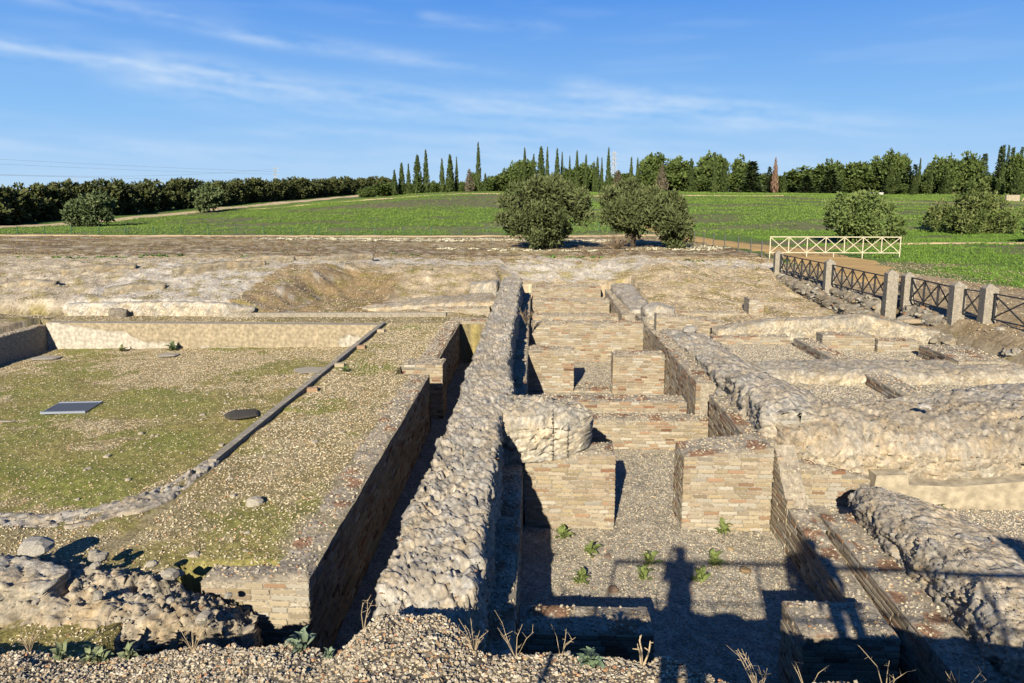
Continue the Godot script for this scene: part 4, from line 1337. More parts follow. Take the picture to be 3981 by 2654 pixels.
func iron_panel(a: Vector3, b: Vector3, n: int, label: String, called := "iron_fence_panel", category := "fence panel") -> void:
	var t := thing(called, label, category, a, 0.0, "iron fence panels")
	var L := b - a
	var up := Vector3.UP
	part("top_rail", bar_mesh(up * 0.84, L + up * 0.84, 0.05, 0.035), M.iron, t)
	part("bottom_rail", bar_mesh(up * 0.10, L + up * 0.10, 0.05, 0.035), M.iron, t)
	for i in n + 1:
		var f := clampf(float(i) / n, 0.012, 0.988)
		part("upright", bar_mesh(L * f + up * (-0.12 if i % 2 == 1 else 0.10), L * f + up * 0.823, 0.035, 0.055), M.iron, t)
	for i in n:
		var p0 := L * (float(i) / n)
		var p1 := L * (float(i + 1) / n)
		part("brace", bar_mesh(p0 + up * 0.12, p1 + up * 0.82, 0.025, 0.035), M.iron, t)
		part("brace", bar_mesh(p0 + up * 0.82, p1 + up * 0.12, 0.025, 0.035), M.iron, t)

func build_fences() -> void:
	var posts := [[11.15, 32.5, 2.05], [11.6, 27.9, 2.05], [12.1, 24.05, 2.0], [12.68, 24.05, 2.02], [12.78, 21.4, 2.0], [13.2, 20.6, 1.98], [14.0, 15.6, 1.96]]
	var who := ["farthest concrete post of the iron fence, by the white barrier", "second farthest concrete post of the iron fence", "left concrete post of the far narrow iron gate", "right concrete post of the far narrow iron gate", "left concrete post of the near iron gate", "right concrete post of the near iron gate, largest in view", "concrete post of iron fence beyond the right frame edge"]
	for i in 6:
		concrete_post(posts[i][0], posts[i][1], posts[i][2] - 0.06, 1.14 + 0.05 * (i % 3), who[i])
	var names := ["farthest iron fence panel with crossed bars", "second farthest iron fence panel with crossed bars", "narrow far iron gate between two close concrete posts", "iron fence panel between the two iron gates", "near iron gate between two concrete posts", "nearest iron fence panel, cut by the right frame edge"]
	var cnt := [6, 5, 1, 3, 1, 4]
	for i in 6:
		var a := P(posts[i][0], posts[i][2] + 0.06, posts[i][1])
		var b := P(posts[i + 1][0], posts[i + 1][2] + 0.06, posts[i + 1][1])
		var dir := (b - a).normalized()
		a += dir * 0.2
		b -= dir * 0.2
		if i == 2 or i == 4:
			iron_panel(a, b, cnt[i], names[i], "iron_gate", "gate")
		else:
			iron_panel(a, b, cnt[i], names[i])
	# cream barrier with crossed bars
	var gx := 12.75
	var gd := 38.6
	var gy := ground_y(16.0, gd)
	var t := thing("barrier", "long cream painted metal barrier with crossed bars across the track", "barrier", P(gx, gy, gd))
	var n := 7
	var w := 7.0 / n
	part("top_rail", bar_mesh(Vector3(-0.03, 1.18, 0), Vector3(7.03, 1.18, 0), 0.045, 0.045), M.white_paint, t)
	part("bottom_rail", bar_mesh(Vector3(-0.03, 0.32, 0), Vector3(7.03, 0.32, 0), 0.04, 0.04), M.white_paint, t)
	for i in n + 1:
		var foot: float = 0.349 if i in [1, 3, 4, 6] else -0.08
		part("upright", bar_mesh(Vector3(i * w, foot, 0), Vector3(i * w, 1.148, 0), 0.045, 0.045), M.white_paint, t)
	part("foot", bar_mesh(Vector3(3.45, -0.08, 0), Vector3(3.45, 0.295, 0), 0.045, 0.045), M.white_paint, t)
	for i in n:
		var up := i % 2 == 0
		part("brace", bar_mesh(Vector3(i * w + 0.03, 0.35, 0.0), Vector3((i + 1) * w - 0.03, 1.15, 0.0), 0.025, 0.035), M.white_paint, t)
		part("brace", bar_mesh(Vector3(i * w + 0.03, 1.15, -0.035), Vector3((i + 1) * w - 0.03, 0.35, -0.035), 0.025, 0.035), M.white_paint, t)
	# low green wire fence along the field
	t = thing("wire_fence", "low wire fence with thin green posts along the field's edge", "fence", P(-60, 1.9, 62.2))
	var prev := Vector3.ZERO
	var x := -58.0
	var first := true
	while x < 12.0:
		var d := 62.4 + 3.5 * ss(-3.0, 8.0, x)
		var y := ground_y(x, d)
		var base := P(x, y, d) - t.position
		part("post", bar_mesh(base + Vector3(0, -0.1, 0), base + Vector3(0.02 * sin(x * 7.0), 0.78, 0), 0.05, 0.05), M.green_paint, t)
		if not first:
			for k in 4:
				var hh := Vector3(0, 0.12 + 0.2 * k, 0)
				part("wire", bar_mesh(prev + hh, base + hh, 0.010, 0.010), M.wire, t)
		prev = base
		first = false
		x += 2.55
	# short wire fence with grey posts by the barrier
	t = thing("wire_fence", "short wire fence with thin grey posts beside the dirt track", "fence", P(11.6, 2.1, 50))
	var q := [[11.5, 51.5], [11.75, 49.6], [12.0, 47.9], [12.25, 46.0], [12.4, 43.4], [12.5, 41.2], [12.5, 39.2]]
	first = true
	for p in q:
		var base := P(p[0], ground_y(p[0], p[1]), p[1]) - t.position
		part("post", bar_mesh(base + Vector3(0, -0.1, 0), base + Vector3(0, 0.92, 0), 0.06, 0.05), M.grey_post, t)
		if not first:
			for k in 3:
				var hh := Vector3(0, 0.2 + 0.3 * k, 0)
				part("wire", bar_mesh(prev + hh, base + hh, 0.008, 0.008), M.wire, t)
		prev = base
		first = false

# ---------------------------------------------------------------- loose gravel
func scatter(called: String, label: String, category: String, x0: float, x1: float, d0: float, d1: float, count: int, s0: float, s1: float, hf: Callable, keep: Callable, tint := Color.WHITE) -> void:
	var xf: Array = []
	var cols := PackedColorArray()
	for i in count:
		var d := rng.randf_range(d0, d1)
		var x := rng.randf_range(x0, x1)
		if absf(x + 0.037 * d) > 0.80 * d + 0.6 or not keep.call(x, d):
			continue
		var s: float = lerpf(s0, s1, pow(rng.randf(), 3.0))
		xf.append(turned(P(x, hf.call(x, d) + s * 0.12, d), s))
		var c := pebble_color()
		cols.append(Color(c.r * tint.r, c.g * tint.g, c.b * tint.b))
	var o := multi(called, pebble_mesh, M.pebble, xf, cols)
	o.set_meta("label", label)
	o.set_meta("category", category)

func build_gravel() -> void:
	var all := func(_x, _d): return true
	scatter("gravel", "coarse pale gravel covering the bank in the foreground", "gravel", -6.0, 7.0, 3.6, 6.1, 80000, 0.014, 0.046, bank_y, func(x, d): return d < bank_edge(x) + 0.10 + 0.15 * rng.randf(), Color(0.86, 0.80, 0.70))
	scatter("gravel", "small stones strewn over mossy basin and gravel terrace", "gravel", -17.5, -2.66, 5.9, 23.2, 250000, 0.012, 0.042, court_y, func(x, d): return rng.randf() > (0.80 if x < -5.4 else 0.42) * moss_at(x, d) and absf(x - pool_edge(d)) > 0.12 and (x < -3.1 or rng.randf() < 0.2), Color(0.98, 0.91, 0.74))
	scatter("gravel", "fine pale gravel on the floor of the brick rooms", "gravel", -0.2, 4.1, 6.0, 31.8, 100000, 0.013, 0.032, room_y, all, Color(0.98, 0.93, 0.81))
	scatter("gravel", "dark gravel at the bottom of the sunken corridor", "gravel", -2.6, -1.6, 7.0, 23.4, 6000, 0.02, 0.05, func(x, d): return room_y(x, d) - 0.03, all, Color(0.8, 0.75, 0.65))
	scatter("gravel", "pale gravel on the floor right of the vault remnant", "gravel", 5.0, 11.0, 5.0, 11.9, 40000, 0.016, 0.042, side_y, all, Color(1.05, 1.0, 0.9))
	scatter("gravel", "grey gravel in the raised rooms on the right", "gravel", 4.8, 13.0, 13.2, 22.0, 50000, 0.02, 0.045, upper_y, all, Color(0.85, 0.82, 0.74))
	scatter("gravel", "grey gravel spread over the mound and its bank", "gravel", -32.0, -1.7, 23.4, 39.0, 100000, 0.02, 0.06, ground_y, func(x, d): return x < -9.5 or rng.randf() < 0.5, Color(0.95, 0.88, 0.75))
	scatter("gravel", "stones and grit on the earth bank behind the rooms", "gravel", -1.7, 12.4, 21.9, 39.0, 44000, 0.02, 0.065, ground_y, func(x, d): return d > 33.2 or x > 4.4, Color(0.98, 0.87, 0.68))
	scatter("gravel", "loose stones on the brown strip before the wire fence", "gravel", -50.0, 13.0, 37.0, 61.0, 5000, 0.04, 0.1, ground_y, all, Color(0.75, 0.66, 0.5))
	scatter("gravel", "grit on the dirt track beside the iron fence", "gravel", 12.5, 22.0, 18.0, 37.0, 9000, 0.03, 0.07, ground_y, all, Color(0.85, 0.75, 0.58))

# ---------------------------------------------------------------- plants
func leaf_push(v: PackedVector3Array, n: PackedVector3Array, c: PackedColorArray, at: Vector3, dir: Vector3, side: Vector3, l: float, w: float, col: Color) -> void:
	var nn := dir.cross(side).normalized()
	var a := at
	var b := at + dir * l * 0.45 + side * w
	var e := at + dir * l
	var f := at + dir * l * 0.45 - side * w
	for p in [a, b, e, a, e, f]:
		v.append(p); n.append(nn); c.append(col)

func leaves_mesh(v: PackedVector3Array, n: PackedVector3Array, c: PackedColorArray) -> ArrayMesh:
	var a := []
	a.resize(Mesh.ARRAY_MAX)
	a[Mesh.ARRAY_VERTEX] = v
	a[Mesh.ARRAY_NORMAL] = n
	a[Mesh.ARRAY_COLOR] = c
	var m := ArrayMesh.new()
	m.add_surface_from_arrays(Mesh.PRIMITIVE_TRIANGLES, a)
	return m

# clumps: [centre, radius]
func crown_mesh(clumps: Array, per: int, ll: float, lw: float, c0: Color, c1: Color, upward: float) -> ArrayMesh:
	var v := PackedVector3Array()
	var n := PackedVector3Array()
	var c := PackedColorArray()
	for q in clumps:
		var own := rng.randf()
		for i in per:
			var off := Vector3(rng.randfn(), rng.randfn(), rng.randfn()).normalized()
			var at: Vector3 = q[0] + off * q[1] * pow(rng.randf(), 0.45)
			var dir := (off * 0.8 + Vector3(rng.randfn(), rng.randfn(), rng.randfn()) * 0.6 + Vector3.UP * upward).normalized()
			var side := dir.cross(Vector3(rng.randfn(), rng.randfn(), rng.randfn())).normalized()
			var s := rng.randf_range(0.65, 1.35)
			var col := c0.lerp(c1, clampf(0.5 * own + 0.6 * rng.randf(), 0.0, 1.0))
			leaf_push(v, n, c, at, dir, side, ll * s, lw * s, col)
	return leaves_mesh(v, n, c)

func bush_clumps(hw: float, h: float, count: int, low: float, cr: float, wide_z := 1.0) -> Array:
	var r: Array = []
	var sd := rng.randf() * 100.0
	while r.size() < count:
		var dir := Vector3(rng.randfn(), rng.randfn(), rng.randfn()).normalized()
		var rad := (0.80 + 0.62 * n_mid.get_noise_3d(dir.x * 1.6 + sd, dir.y * 1.6, dir.z * 1.6)) * (1.0 if rng.randf() < 0.72 else rng.randf_range(0.35, 0.9))
		var p := Vector3(dir.x * hw * rad, h * (low + (1.0 - low) * 0.5) + dir.y * h * (1.0 - low) * 0.5 * minf(rad, 1.02), dir.z * hw * rad * wide_z)
		r.append([p, cr * rng.randf_range(0.7, 1.25)])
	return r

func trunk_mesh(h: float, r: float, limbs: int, spread: float) -> ArrayMesh:
	var st := new_st()
	var top := Vector3(0.1 * h * rng.randf_range(-1, 1), h * 0.5, 0.1 * h * rng.randf_range(-1, 1))
	tube_into(st, [Vector3(0, -0.2, 0), Vector3(0.02, h * 0.2, 0.03), top], r, r * 0.6, 7)
	for i in limbs:
		var a := TAU * i / maxi(limbs, 1) + rng.randf()
		var e := Vector3(cos(a) * spread, h * rng.randf_range(0.7, 0.95), sin(a) * spread)
		tube_into(st, [top * rng.randf_range(0.5, 1.0), top.lerp(e, 0.5) + Vector3(0, 0.05 * h, 0), e], r * 0.45, r * 0.12, 5)
	return done(st)

func tree(called: String, label: String, category: String, at: Vector3, crown: Mesh, trunk: Mesh, group: String) -> Node3D:
	var t := thing(called, label, category, at, 0.0, group)
	part("trunk", trunk, M.bark, t)
	part("crown", crown, M.leaf, t)
	return t

func cypress_mesh(h: float, w: float, count: int, c0: Color, c1: Color, loose: float) -> ArrayMesh:
	var v := PackedVector3Array()
	var n := PackedVector3Array()
	var c := PackedColorArray()
	for i in count:
		var t := pow(rng.randf(), 0.9)
		var prof := (0.70 + 0.30 * ss(0.0, 0.16, t)) * pow(maxf(1.0 - t, 0.0), 0.80) * 1.12
		var a := rng.randf() * TAU
		var rr := w * prof * (0.62 + 0.42 * rng.randf()) * (1.0 + loose * 0.3 * n_mid.get_noise_2d(t * h, a * 2.0))
		var p := Vector3(cos(a) * rr, t * h * 0.97 + 0.1, sin(a) * rr)
		var dir := (Vector3(cos(a), 0, sin(a)) * (0.22 + loose) + Vector3.UP + Vector3(rng.randfn(), 0, rng.randfn()) * 0.15).normalized()
		var side := dir.cross(Vector3(cos(a), 0, sin(a)) + Vector3(rng.randfn(), rng.randfn(), rng.randfn()) * 0.4).normalized()
		leaf_push(v, n, c, p, dir, side, rng.randf_range(0.45, 0.95) * (1.0 - 0.4 * t), rng.randf_range(0.12, 0.22) * (1.0 - 0.65 * t), c0.lerp(c1, rng.randf()))
	# dense inside
	for i in 60:
		var t := rng.randf()
		var a := rng.randf() * TAU
		var rr := w * 0.45 * pow(1.0 - t, 0.6)
		leaf_push(v, n, c, Vector3(cos(a) * rr * 0.5, t * h * 0.86, sin(a) * rr * 0.5), Vector3.UP, Vector3(sin(a), 0, -cos(a)), h * 0.12, rr, c0)
	return leaves_mesh(v, n, c)

func conifer_mesh(h: float, w: float, count: int, c0: Color, c1: Color) -> ArrayMesh:
	var v := PackedVector3Array()
	var n := PackedVector3Array()
	var c := PackedColorArray()
	for i in count:
		var t := pow(rng.randf(), 1.4)
		var layer: float = 0.75 + 0.35 * absf(sin(t * 26.0))
		var a := rng.randf() * TAU
		var rr := w * (1.0 - t) * layer * sqrt(rng.randf())
		var p := Vector3(cos(a) * rr, 0.3 + t * h * 0.95, sin(a) * rr)
		var dir := (Vector3(cos(a), 0, sin(a)) + Vector3.UP * rng.randf_range(-0.25, 0.5)).normalized()
		var side := dir.cross(Vector3.UP + Vector3(rng.randfn(), 0, rng.randfn()) * 0.5).normalized()
		leaf_push(v, n, c, p, dir, side, rng.randf_range(0.5, 1.0), rng.randf_range(0.14, 0.26), c0.lerp(c1, rng.randf()))
	return leaves_mesh(v, n, c)

func build_vegetation() -> void:
	# the big olives near the bank
	var oc0 := Color(0.055, 0.072, 0.026)
	var oc1 := Color(0.135, 0.155, 0.062)
	var o1 := bush_clumps(2.75, 4.55, 110, 0.02, 0.55)
	tree("olive_tree", "largest bushy olive tree, left of the two by the bank", "olive tree", P(0.5, ground_y(0.5, 45.2) - 0.05, 45.2), crown_mesh(o1, 210, 0.27, 0.05, oc0, oc1, 0.6), trunk_mesh(3.4, 0.22, 6, 1.4), "olive trees by the bank")
	var o2 := bush_clumps(2.15, 4.3, 72, 0.10, 0.55)
	for q in bush_clumps(1.3, 3.5, 42, 0.0, 0.5):
		o2.append([q[0] + Vector3(2.35, 0, 0.6), q[1]])
	tree("olive_tree", "two-lobed bushy olive tree, right of the two by the bank", "olive tree", P(6.4, ground_y(6.4, 47) - 0.05, 47.0), crown_mesh(o2, 210, 0.27, 0.05, oc0, oc1, 0.6), trunk_mesh(3.2, 0.2, 6, 1.3), "olive trees by the bank")
	var b0 := Color(0.050, 0.085, 0.020)
	var b1 := Color(0.17, 0.22, 0.07)
	var rb := bush_clumps(2.4, 3.5, 70, 0.0, 0.55)
	for q in bush_clumps(1.3, 1.7, 18, 0.0, 0.4):
		rb.append([q[0] + Vector3(2.4, 0, 0.3), q[1]])
	tree("shrub", "dense round dark green shrub behind the cream barrier", "shrub", P(23.0, ground_y(23, 51.4) - 0.05, 51.4), crown_mesh(rb, 120, 0.26, 0.06, b0, b1, 0.3), trunk_mesh(2.2, 0.15, 4, 1.0), "shrubs in the grass")
	var rc := bush_clumps(3.9, 2.7, 60, 0.0, 0.6)
	for q in bush_clumps(1.6, 4.2, 30, 0.2, 0.55):
		rc.append([q[0] + Vector3(0.4, 0, 0.0), q[1]])
	tree("shrub", "sprawling wide shrub with pointed top farther right in grass", "shrub", P(38.0, ground_y(38, 63) - 0.05, 63.0), crown_mesh(rc, 120, 0.3, 0.06, b0, Color(0.16, 0.18, 0.06), 0.3), trunk_mesh(2.6, 0.15, 5, 1.6), "shrubs in the grass")
	tree("shrub", "dark shrub cut off by the right frame edge", "shrub", P(35.4, ground_y(35.4, 48.6) - 0.05, 48.6), crown_mesh(bush_clumps(1.9, 2.6, 44, 0.0, 0.5), 110, 0.26, 0.06, b0, b1, 0.3), trunk_mesh(1.8, 0.13, 4, 0.8), "shrubs in the grass")
	var ol := bush_clumps(2.0, 3.8, 44, 0.05, 0.6)
	for q in bush_clumps(1.7, 4.2, 36, 0.1, 0.6):
		ol.append([q[0] + Vector3(1.9, 0, 0), q[1]])
	tree("olive_tree", "two-lobed olive bush by the dirt path at far left", "olive tree", P(-56.6, ground_y(-56.6, 85), 85.0), crown_mesh(ol, 80, 0.42, 0.10, Color(0.05, 0.08, 0.03), Color(0.13, 0.16, 0.07), 0.4), trunk_mesh(2.6, 0.2, 4, 1.2), "olive bushes by the path")
	tree("olive_tree", "single round olive bush by the path before the hedge", "olive tree", P(-56.4, ground_y(-56.4, 118), 118.0), crown_mesh(bush_clumps(2.2, 4.4, 60, 0.05, 0.6), 70, 0.5, 0.13, Color(0.05, 0.08, 0.03), Color(0.13, 0.16, 0.07), 0.4), trunk_mesh(2.6, 0.2, 4, 1.2), "olive bushes by the path")
	# dead bush between the olives
	var st := new_st()
	for i in 90:
		var a := rng.randf() * TAU
		var e := Vector3(cos(a) * rng.randf_range(0.3, 1.3), rng.randf_range(0.3, 1.1), sin(a) * 0.7)
		tube_into(st, [Vector3(cos(a) * 0.1, 0, 0), e * 0.55 + Vector3(0, 0.1, 0), e], 0.022, 0.008, 3)
	var dead := thing("dead_bush", "grey leafless dead bush between the two olive trees", "dead bush", P(5.0, ground_y(5.0, 44.6), 44.6))
	part("branches", done(st), M.twig_dark, dead)
	hedge()
	woods()
	ground_cover()

func hedge() -> void:
	var vars: Array = []
	for i in 5:
		vars.append([crown_mesh(bush_clumps(2.1, 5.0, 46, 0.0, 0.75), 42, 0.62, 0.17, Color(0.026, 0.040, 0.014), Color(0.105, 0.115, 0.04), 0.5), trunk_mesh(3.4, 0.16, 4, 1.0)])
	var d := 80.0
	var k := 1
	while d < 262.0:
		var x := lerpf(-71.0, -55.0, ss(80.0, 262.0, d)) + rng.randf_range(-0.7, 0.7)
		var v: Array = vars[k % 5]
		var t := tree("hedge_tree", "%s dark bushy tree from the left in the long hedge row" % ordinal(k), "tree", P(x, ground_y(x, d) - 0.1, d), v[0], v[1], "hedge trees beside the dirt path")
		var s := rng.randf_range(0.92, 1.08) * lerpf(1.0, 0.95, ss(100.0, 240.0, d))
		t.scale = Vector3(s * 1.12, s, s * 1.12)
		t.rotation.y = rng.randf() * TAU
		d += 1.7 + 0.010 * d
		k += 1

const CYPRESS := [[-30.9, 151.0, 10.5, 0.73], [-29.9, 154.0, 12.1, 0.85], [-28.4, 154.0, 11.9, 0.58], [-25.9, 151.0, 13.6, 1.17], [-24.2, 152.0, 14.7, 0.77], [-21.0, 154.0, 13.0, 0.68], [-19.1, 153.0, 13.8, 1.01], [-17.9, 155.0, 13.4, 0.44], [-13.0, 154.0, 16.4, 0.68], [-11.2, 150.0, 9.7, 0.6], [-3.9, 148.0, 12.4, 0.52], [-2.9, 155.0, 15.3, 0.62], [-0.9, 152.0, 13.8, 0.67], [0.7, 156.0, 15.6, 1.17], [2.0, 151.0, 15.2, 0.53], [4.1, 151.0, 14.9, 0.73], [5.3, 155.0, 14.4, 0.44], [7.0, 156.0, 13.6, 0.45], [8.6, 156.0, 14.7, 0.62], [10.5, 155.0, 13.8, 0.62], [12.2, 154.0, 12.3, 0.41], [12.6, 150.0, 13.1, 0.53], [13.6, 151.0, 13.0, 0.43], [14.9, 150.0, 15.0, 0.6], [20.5, 156.0, 13.3, 0.62], [21.6, 154.0, 13.1, 0.54], [31.6, 147.0, 12.6, 0.8], [35.2, 142.0, 13.5, 0.62], [38.5, 147.0, 12.6, 0.96], [51.0, 148.0, 9.9, 0.64], [69.6, 142.0, 11.0, 1.08], [71.7, 143.0, 9.6, 0.78], [72.2, 138.0, 8.4, 0.73], [75.4, 138.0, 11.2, 0.41], [75.6, 144.0, 8.7, 0.81], [78.4, 148.0, 12.6, 0.45], [79.2, 146.0, 9.7, 0.79], [80.4, 142.0, 10.3, 1.17], [87.4, 132.0, 10.1, 0.87], [88.6, 138.0, 11.3, 0.78]]
const DEAD := [[-14.8, 152.0, 10.5, 1.01], [17.0, 150.0, 10.2, 1.26], [25.5, 146.0, 11.1, 1.16], [49.1, 148.0, 12.6, 0.71]]
const PINES := [[-38.5, 176.0, 8.0, 2.72], [-25.8, 174.0, 8.3, 1.34], [-18.4, 173.0, 8.3, 0.84], [-16.2, 176.0, 10.4, 1.36], [-11.7, 168.0, 8.8, 1.48], [-11.4, 176.0, 9.8, 1.75], [-9.6, 173.0, 9.9, 2.29], [-7.4, 171.0, 11.0, 2.26], [-5.1, 169.0, 12.9, 1.68], [-2.7, 166.0, 13.0, 2.56], [3.4, 174.0, 9.6, 2.3], [7.3, 168.0, 11.6, 1.85], [10.2, 168.0, 12.0, 2.22], [13.1, 173.0, 12.1, 2.1], [24.7, 164.0, 12.0, 1.99], [27.7, 171.0, 14.6, 2.83], [30.9, 169.0, 12.7, 1.86], [33.9, 170.0, 13.4, 3.14], [35.0, 176.0, 13.7, 2.72], [36.3, 156.0, 9.3, 2.04], [38.1, 161.0, 14.1, 2.63], [39.6, 157.0, 13.6, 2.05], [44.6, 158.0, 13.0, 2.23], [47.7, 163.0, 12.7, 1.77], [51.0, 159.0, 9.7, 1.73], [58.9, 160.0, 11.0, 3.13], [60.2, 169.0, 9.2, 1.47], [63.9, 166.0, 10.9, 2.89], [64.9, 162.0, 12.3, 2.64], [67.2, 162.0, 9.1, 2.47], [70.5, 168.0, 12.3, 2.19], [71.6, 140.0, 7.2, 1.05], [72.2, 165.0, 8.8, 2.15], [73.8, 166.0, 12.4, 2.89], [75.8, 164.0, 9.5, 2.85], [77.4, 145.0, 8.0, 1.63], [78.8, 160.0, 14.4, 2.26], [79.2, 169.0, 13.4, 2.57], [81.4, 145.0, 12.8, 2.04], [82.2, 162.0, 13.9, 1.41], [83.6, 154.0, 11.2, 1.16], [85.4, 148.0, 12.8, 1.67], [88.4, 143.0, 9.0, 2.15], [89.0, 149.0, 13.3, 2.38], [90.0, 154.0, 9.8, 1.73], [96.3, 146.0, 13.2, 1.92], [96.3, 149.0, 9.7, 1.96], [100.4, 150.0, 11.8, 1.13], [101.7, 154.0, 7.3, 1.73], [104.5, 152.0, 12.5, 2.6], [108.0, 156.0, 14.0, 2.8]]
const FIRS := [[45.1, 150.0, 12.3, 2.45], [49.9, 154.0, 11.2, 1.17], [56.4, 150.0, 9.2, 1.96], [61.3, 150.0, 10.4, 2.61], [80.6, 154.0, 11.7, 1.3], [80.9, 157.0, 11.5, 1.36], [85.5, 154.0, 11.2, 1.44], [89.5, 151.0, 11.1, 1.7], [94.9, 154.0, 13.9, 1.44], [95.7, 150.0, 15.2, 1.28], [98.7, 151.0, 15.0, 0.99], [99.2, 155.0, 15.8, 1.16], [101.8, 153.0, 15.4, 0.86], [102.3, 158.0, 15.9, 0.65]]

func stand(list: Array, called: String, label: String, category: String, group: String, crowns: Array, trunks: Array, h0: float, w0: float) -> void:
	var k := 1
	for q in list:
		var y := ground_y(q[0], q[1]) - 0.15
		var t := tree(called, label % ordinal(k), category, P(q[0], y, q[1]), crowns[k % crowns.size()], trunks[k % trunks.size()], group)
		t.scale = Vector3(q[3] / w0, (q[2] - y) / h0, q[3] / w0)
		t.rotation.y = rng.randf() * TAU
		k += 1

func woods() -> void:
	var cs: Array = []
	var tr: Array = []
	for i in 5:
		cs.append(cypress_mesh(8.0, 0.7, 620, Color(0.028, 0.046, 0.014), Color(0.085, 0.112, 0.034), 0.02 + 0.05 * (i % 3)))
		tr.append(trunk_mesh(1.6, 0.12, 0, 0.1))
	stand(CYPRESS, "cypress", "%s green cypress from the left along the skyline", "cypress", "cypresses along the skyline", cs, tr, 8.1, 0.72)
	var ds: Array = []
	for i in 2:
		ds.append(cypress_mesh(5.0, 0.95, 420, Color(0.10, 0.085, 0.055) if i == 0 else Color(0.14, 0.085, 0.055), Color(0.20, 0.17, 0.12) if i == 0 else Color(0.26, 0.17, 0.12), 0.35))
	stand(DEAD, "withered_cypress", "%s withered brownish cypress from the left on the skyline", "cypress", "withered cypresses", [ds[0], ds[0], ds[0], ds[0], ds[1]], tr, 5.1, 0.95)
	var ps: Array = []
	var pt: Array = []
	for i in 6:
		ps.append(crown_mesh(bush_clumps(2.2, 7.0, 52, 0.10 + 0.06 * (i % 3), 0.8), 40, 0.62, 0.20, Color(0.030, 0.052, 0.014), Color(0.115, 0.155, 0.042), 0.4))
		pt.append(trunk_mesh(5.2, 0.2, 5, 1.2))
	stand(PINES, "pine_tree", "%s bushy pine from the left in the wood behind cypresses", "pine tree", "pines in the wood", ps, pt, 7.1, 2.3)
	var fs: Array = []
	for i in 3:
		fs.append(conifer_mesh(7.0, 1.9, 900, Color(0.026, 0.045, 0.016), Color(0.085, 0.115, 0.045)))
	stand(FIRS, "conifer", "%s pointed spreading conifer from the left in the wood", "conifer", "conifers in the wood", fs, pt, 7.2, 2.0)
	# undergrowth that closes the wood behind the single trees
	var xf: Array = []
	var cols := PackedColorArray()
	for i in 260:
		var x := rng.randf_range(-48.0, 130.0)
		var d := rng.randf_range(176.0, 215.0)
		var s := rng.randf_range(0.5, 0.85) * (0.6 if x < 22.0 else 1.0)
		xf.append(Transform3D(Basis(Vector3.UP, rng.randf() * TAU).scaled(Vector3(s * 1.5, s, s * 1.5)), P(x, ground_y(x, d) - 0.4, d)))
		cols.append(Color(1, 1, 1))
	var m := multi("distant_wood", ps[0], M.leaf, xf, cols)
	m.set_meta("label", "distant dark wood closing the gaps behind the pines")
	m.set_meta("category", "wood")

func tuft_mesh(blades: int, l: float, w: float, spread: float) -> ArrayMesh:
	var v := PackedVector3Array()
	var n := PackedVector3Array()
	var c := PackedColorArray()
	for i in blades:
		var a := rng.randf() * TAU
		var o := Vector3(cos(a), 0, sin(a))
		var dir := (o * spread * rng.randf_range(0.4, 1.2) + Vector3.UP).normalized()
		leaf_push(v, n, c, o * 0.12 * rng.randf(), dir, dir.cross(o + Vector3(0.01, 0.3, 0)).normalized(), l * rng.randf_range(0.6, 1.2), w, Color.WHITE)
	return leaves_mesh(v, n, c)

func cover(called: String, label: String, category: String, mesh: Mesh, count: int, box: Array, s0: float, s1: float, c0: Color, c1: Color, keep: Callable) -> void:
	var xf: Array = []
	var cols := PackedColorArray()
	for i in count:
		var x := rng.randf_range(box[0], box[1])
		var d := rng.randf_range(box[2], box[3])
		if absf(x + 0.037 * d) > 0.80 * d + 1.0 or not keep.call(x, d):
			continue
		var s := rng.randf_range(s0, s1)
		xf.append(Transform3D(Basis(Vector3.UP, rng.randf() * TAU).scaled(Vector3(s, s * rng.randf_range(0.7, 1.2), s)), P(x, ground_y(x, d) - 0.02, d)))
		var c := c0.lerp(c1, rng.randf())
		cols.append(c)
	var o := multi(called, mesh, M.grass, xf, cols)
	o.set_meta("label", label)
	o.set_meta("category", category)

func green_at(x: float, d: float) -> bool:
	var c := ground_color(x, d)
	return c.g > c.r * 1.25

func build_patches(list: Array) -> Callable:
	return func(x, d):
		for q in list:
			var e: float = Vector2((x - q[0]) / q[2], (d - q[1]) / q[3]).length()
			if e < 1.0 + 0.5 * n_mid.get_noise_2d(x * 1.3, d * 1.3):
				return true
		return false

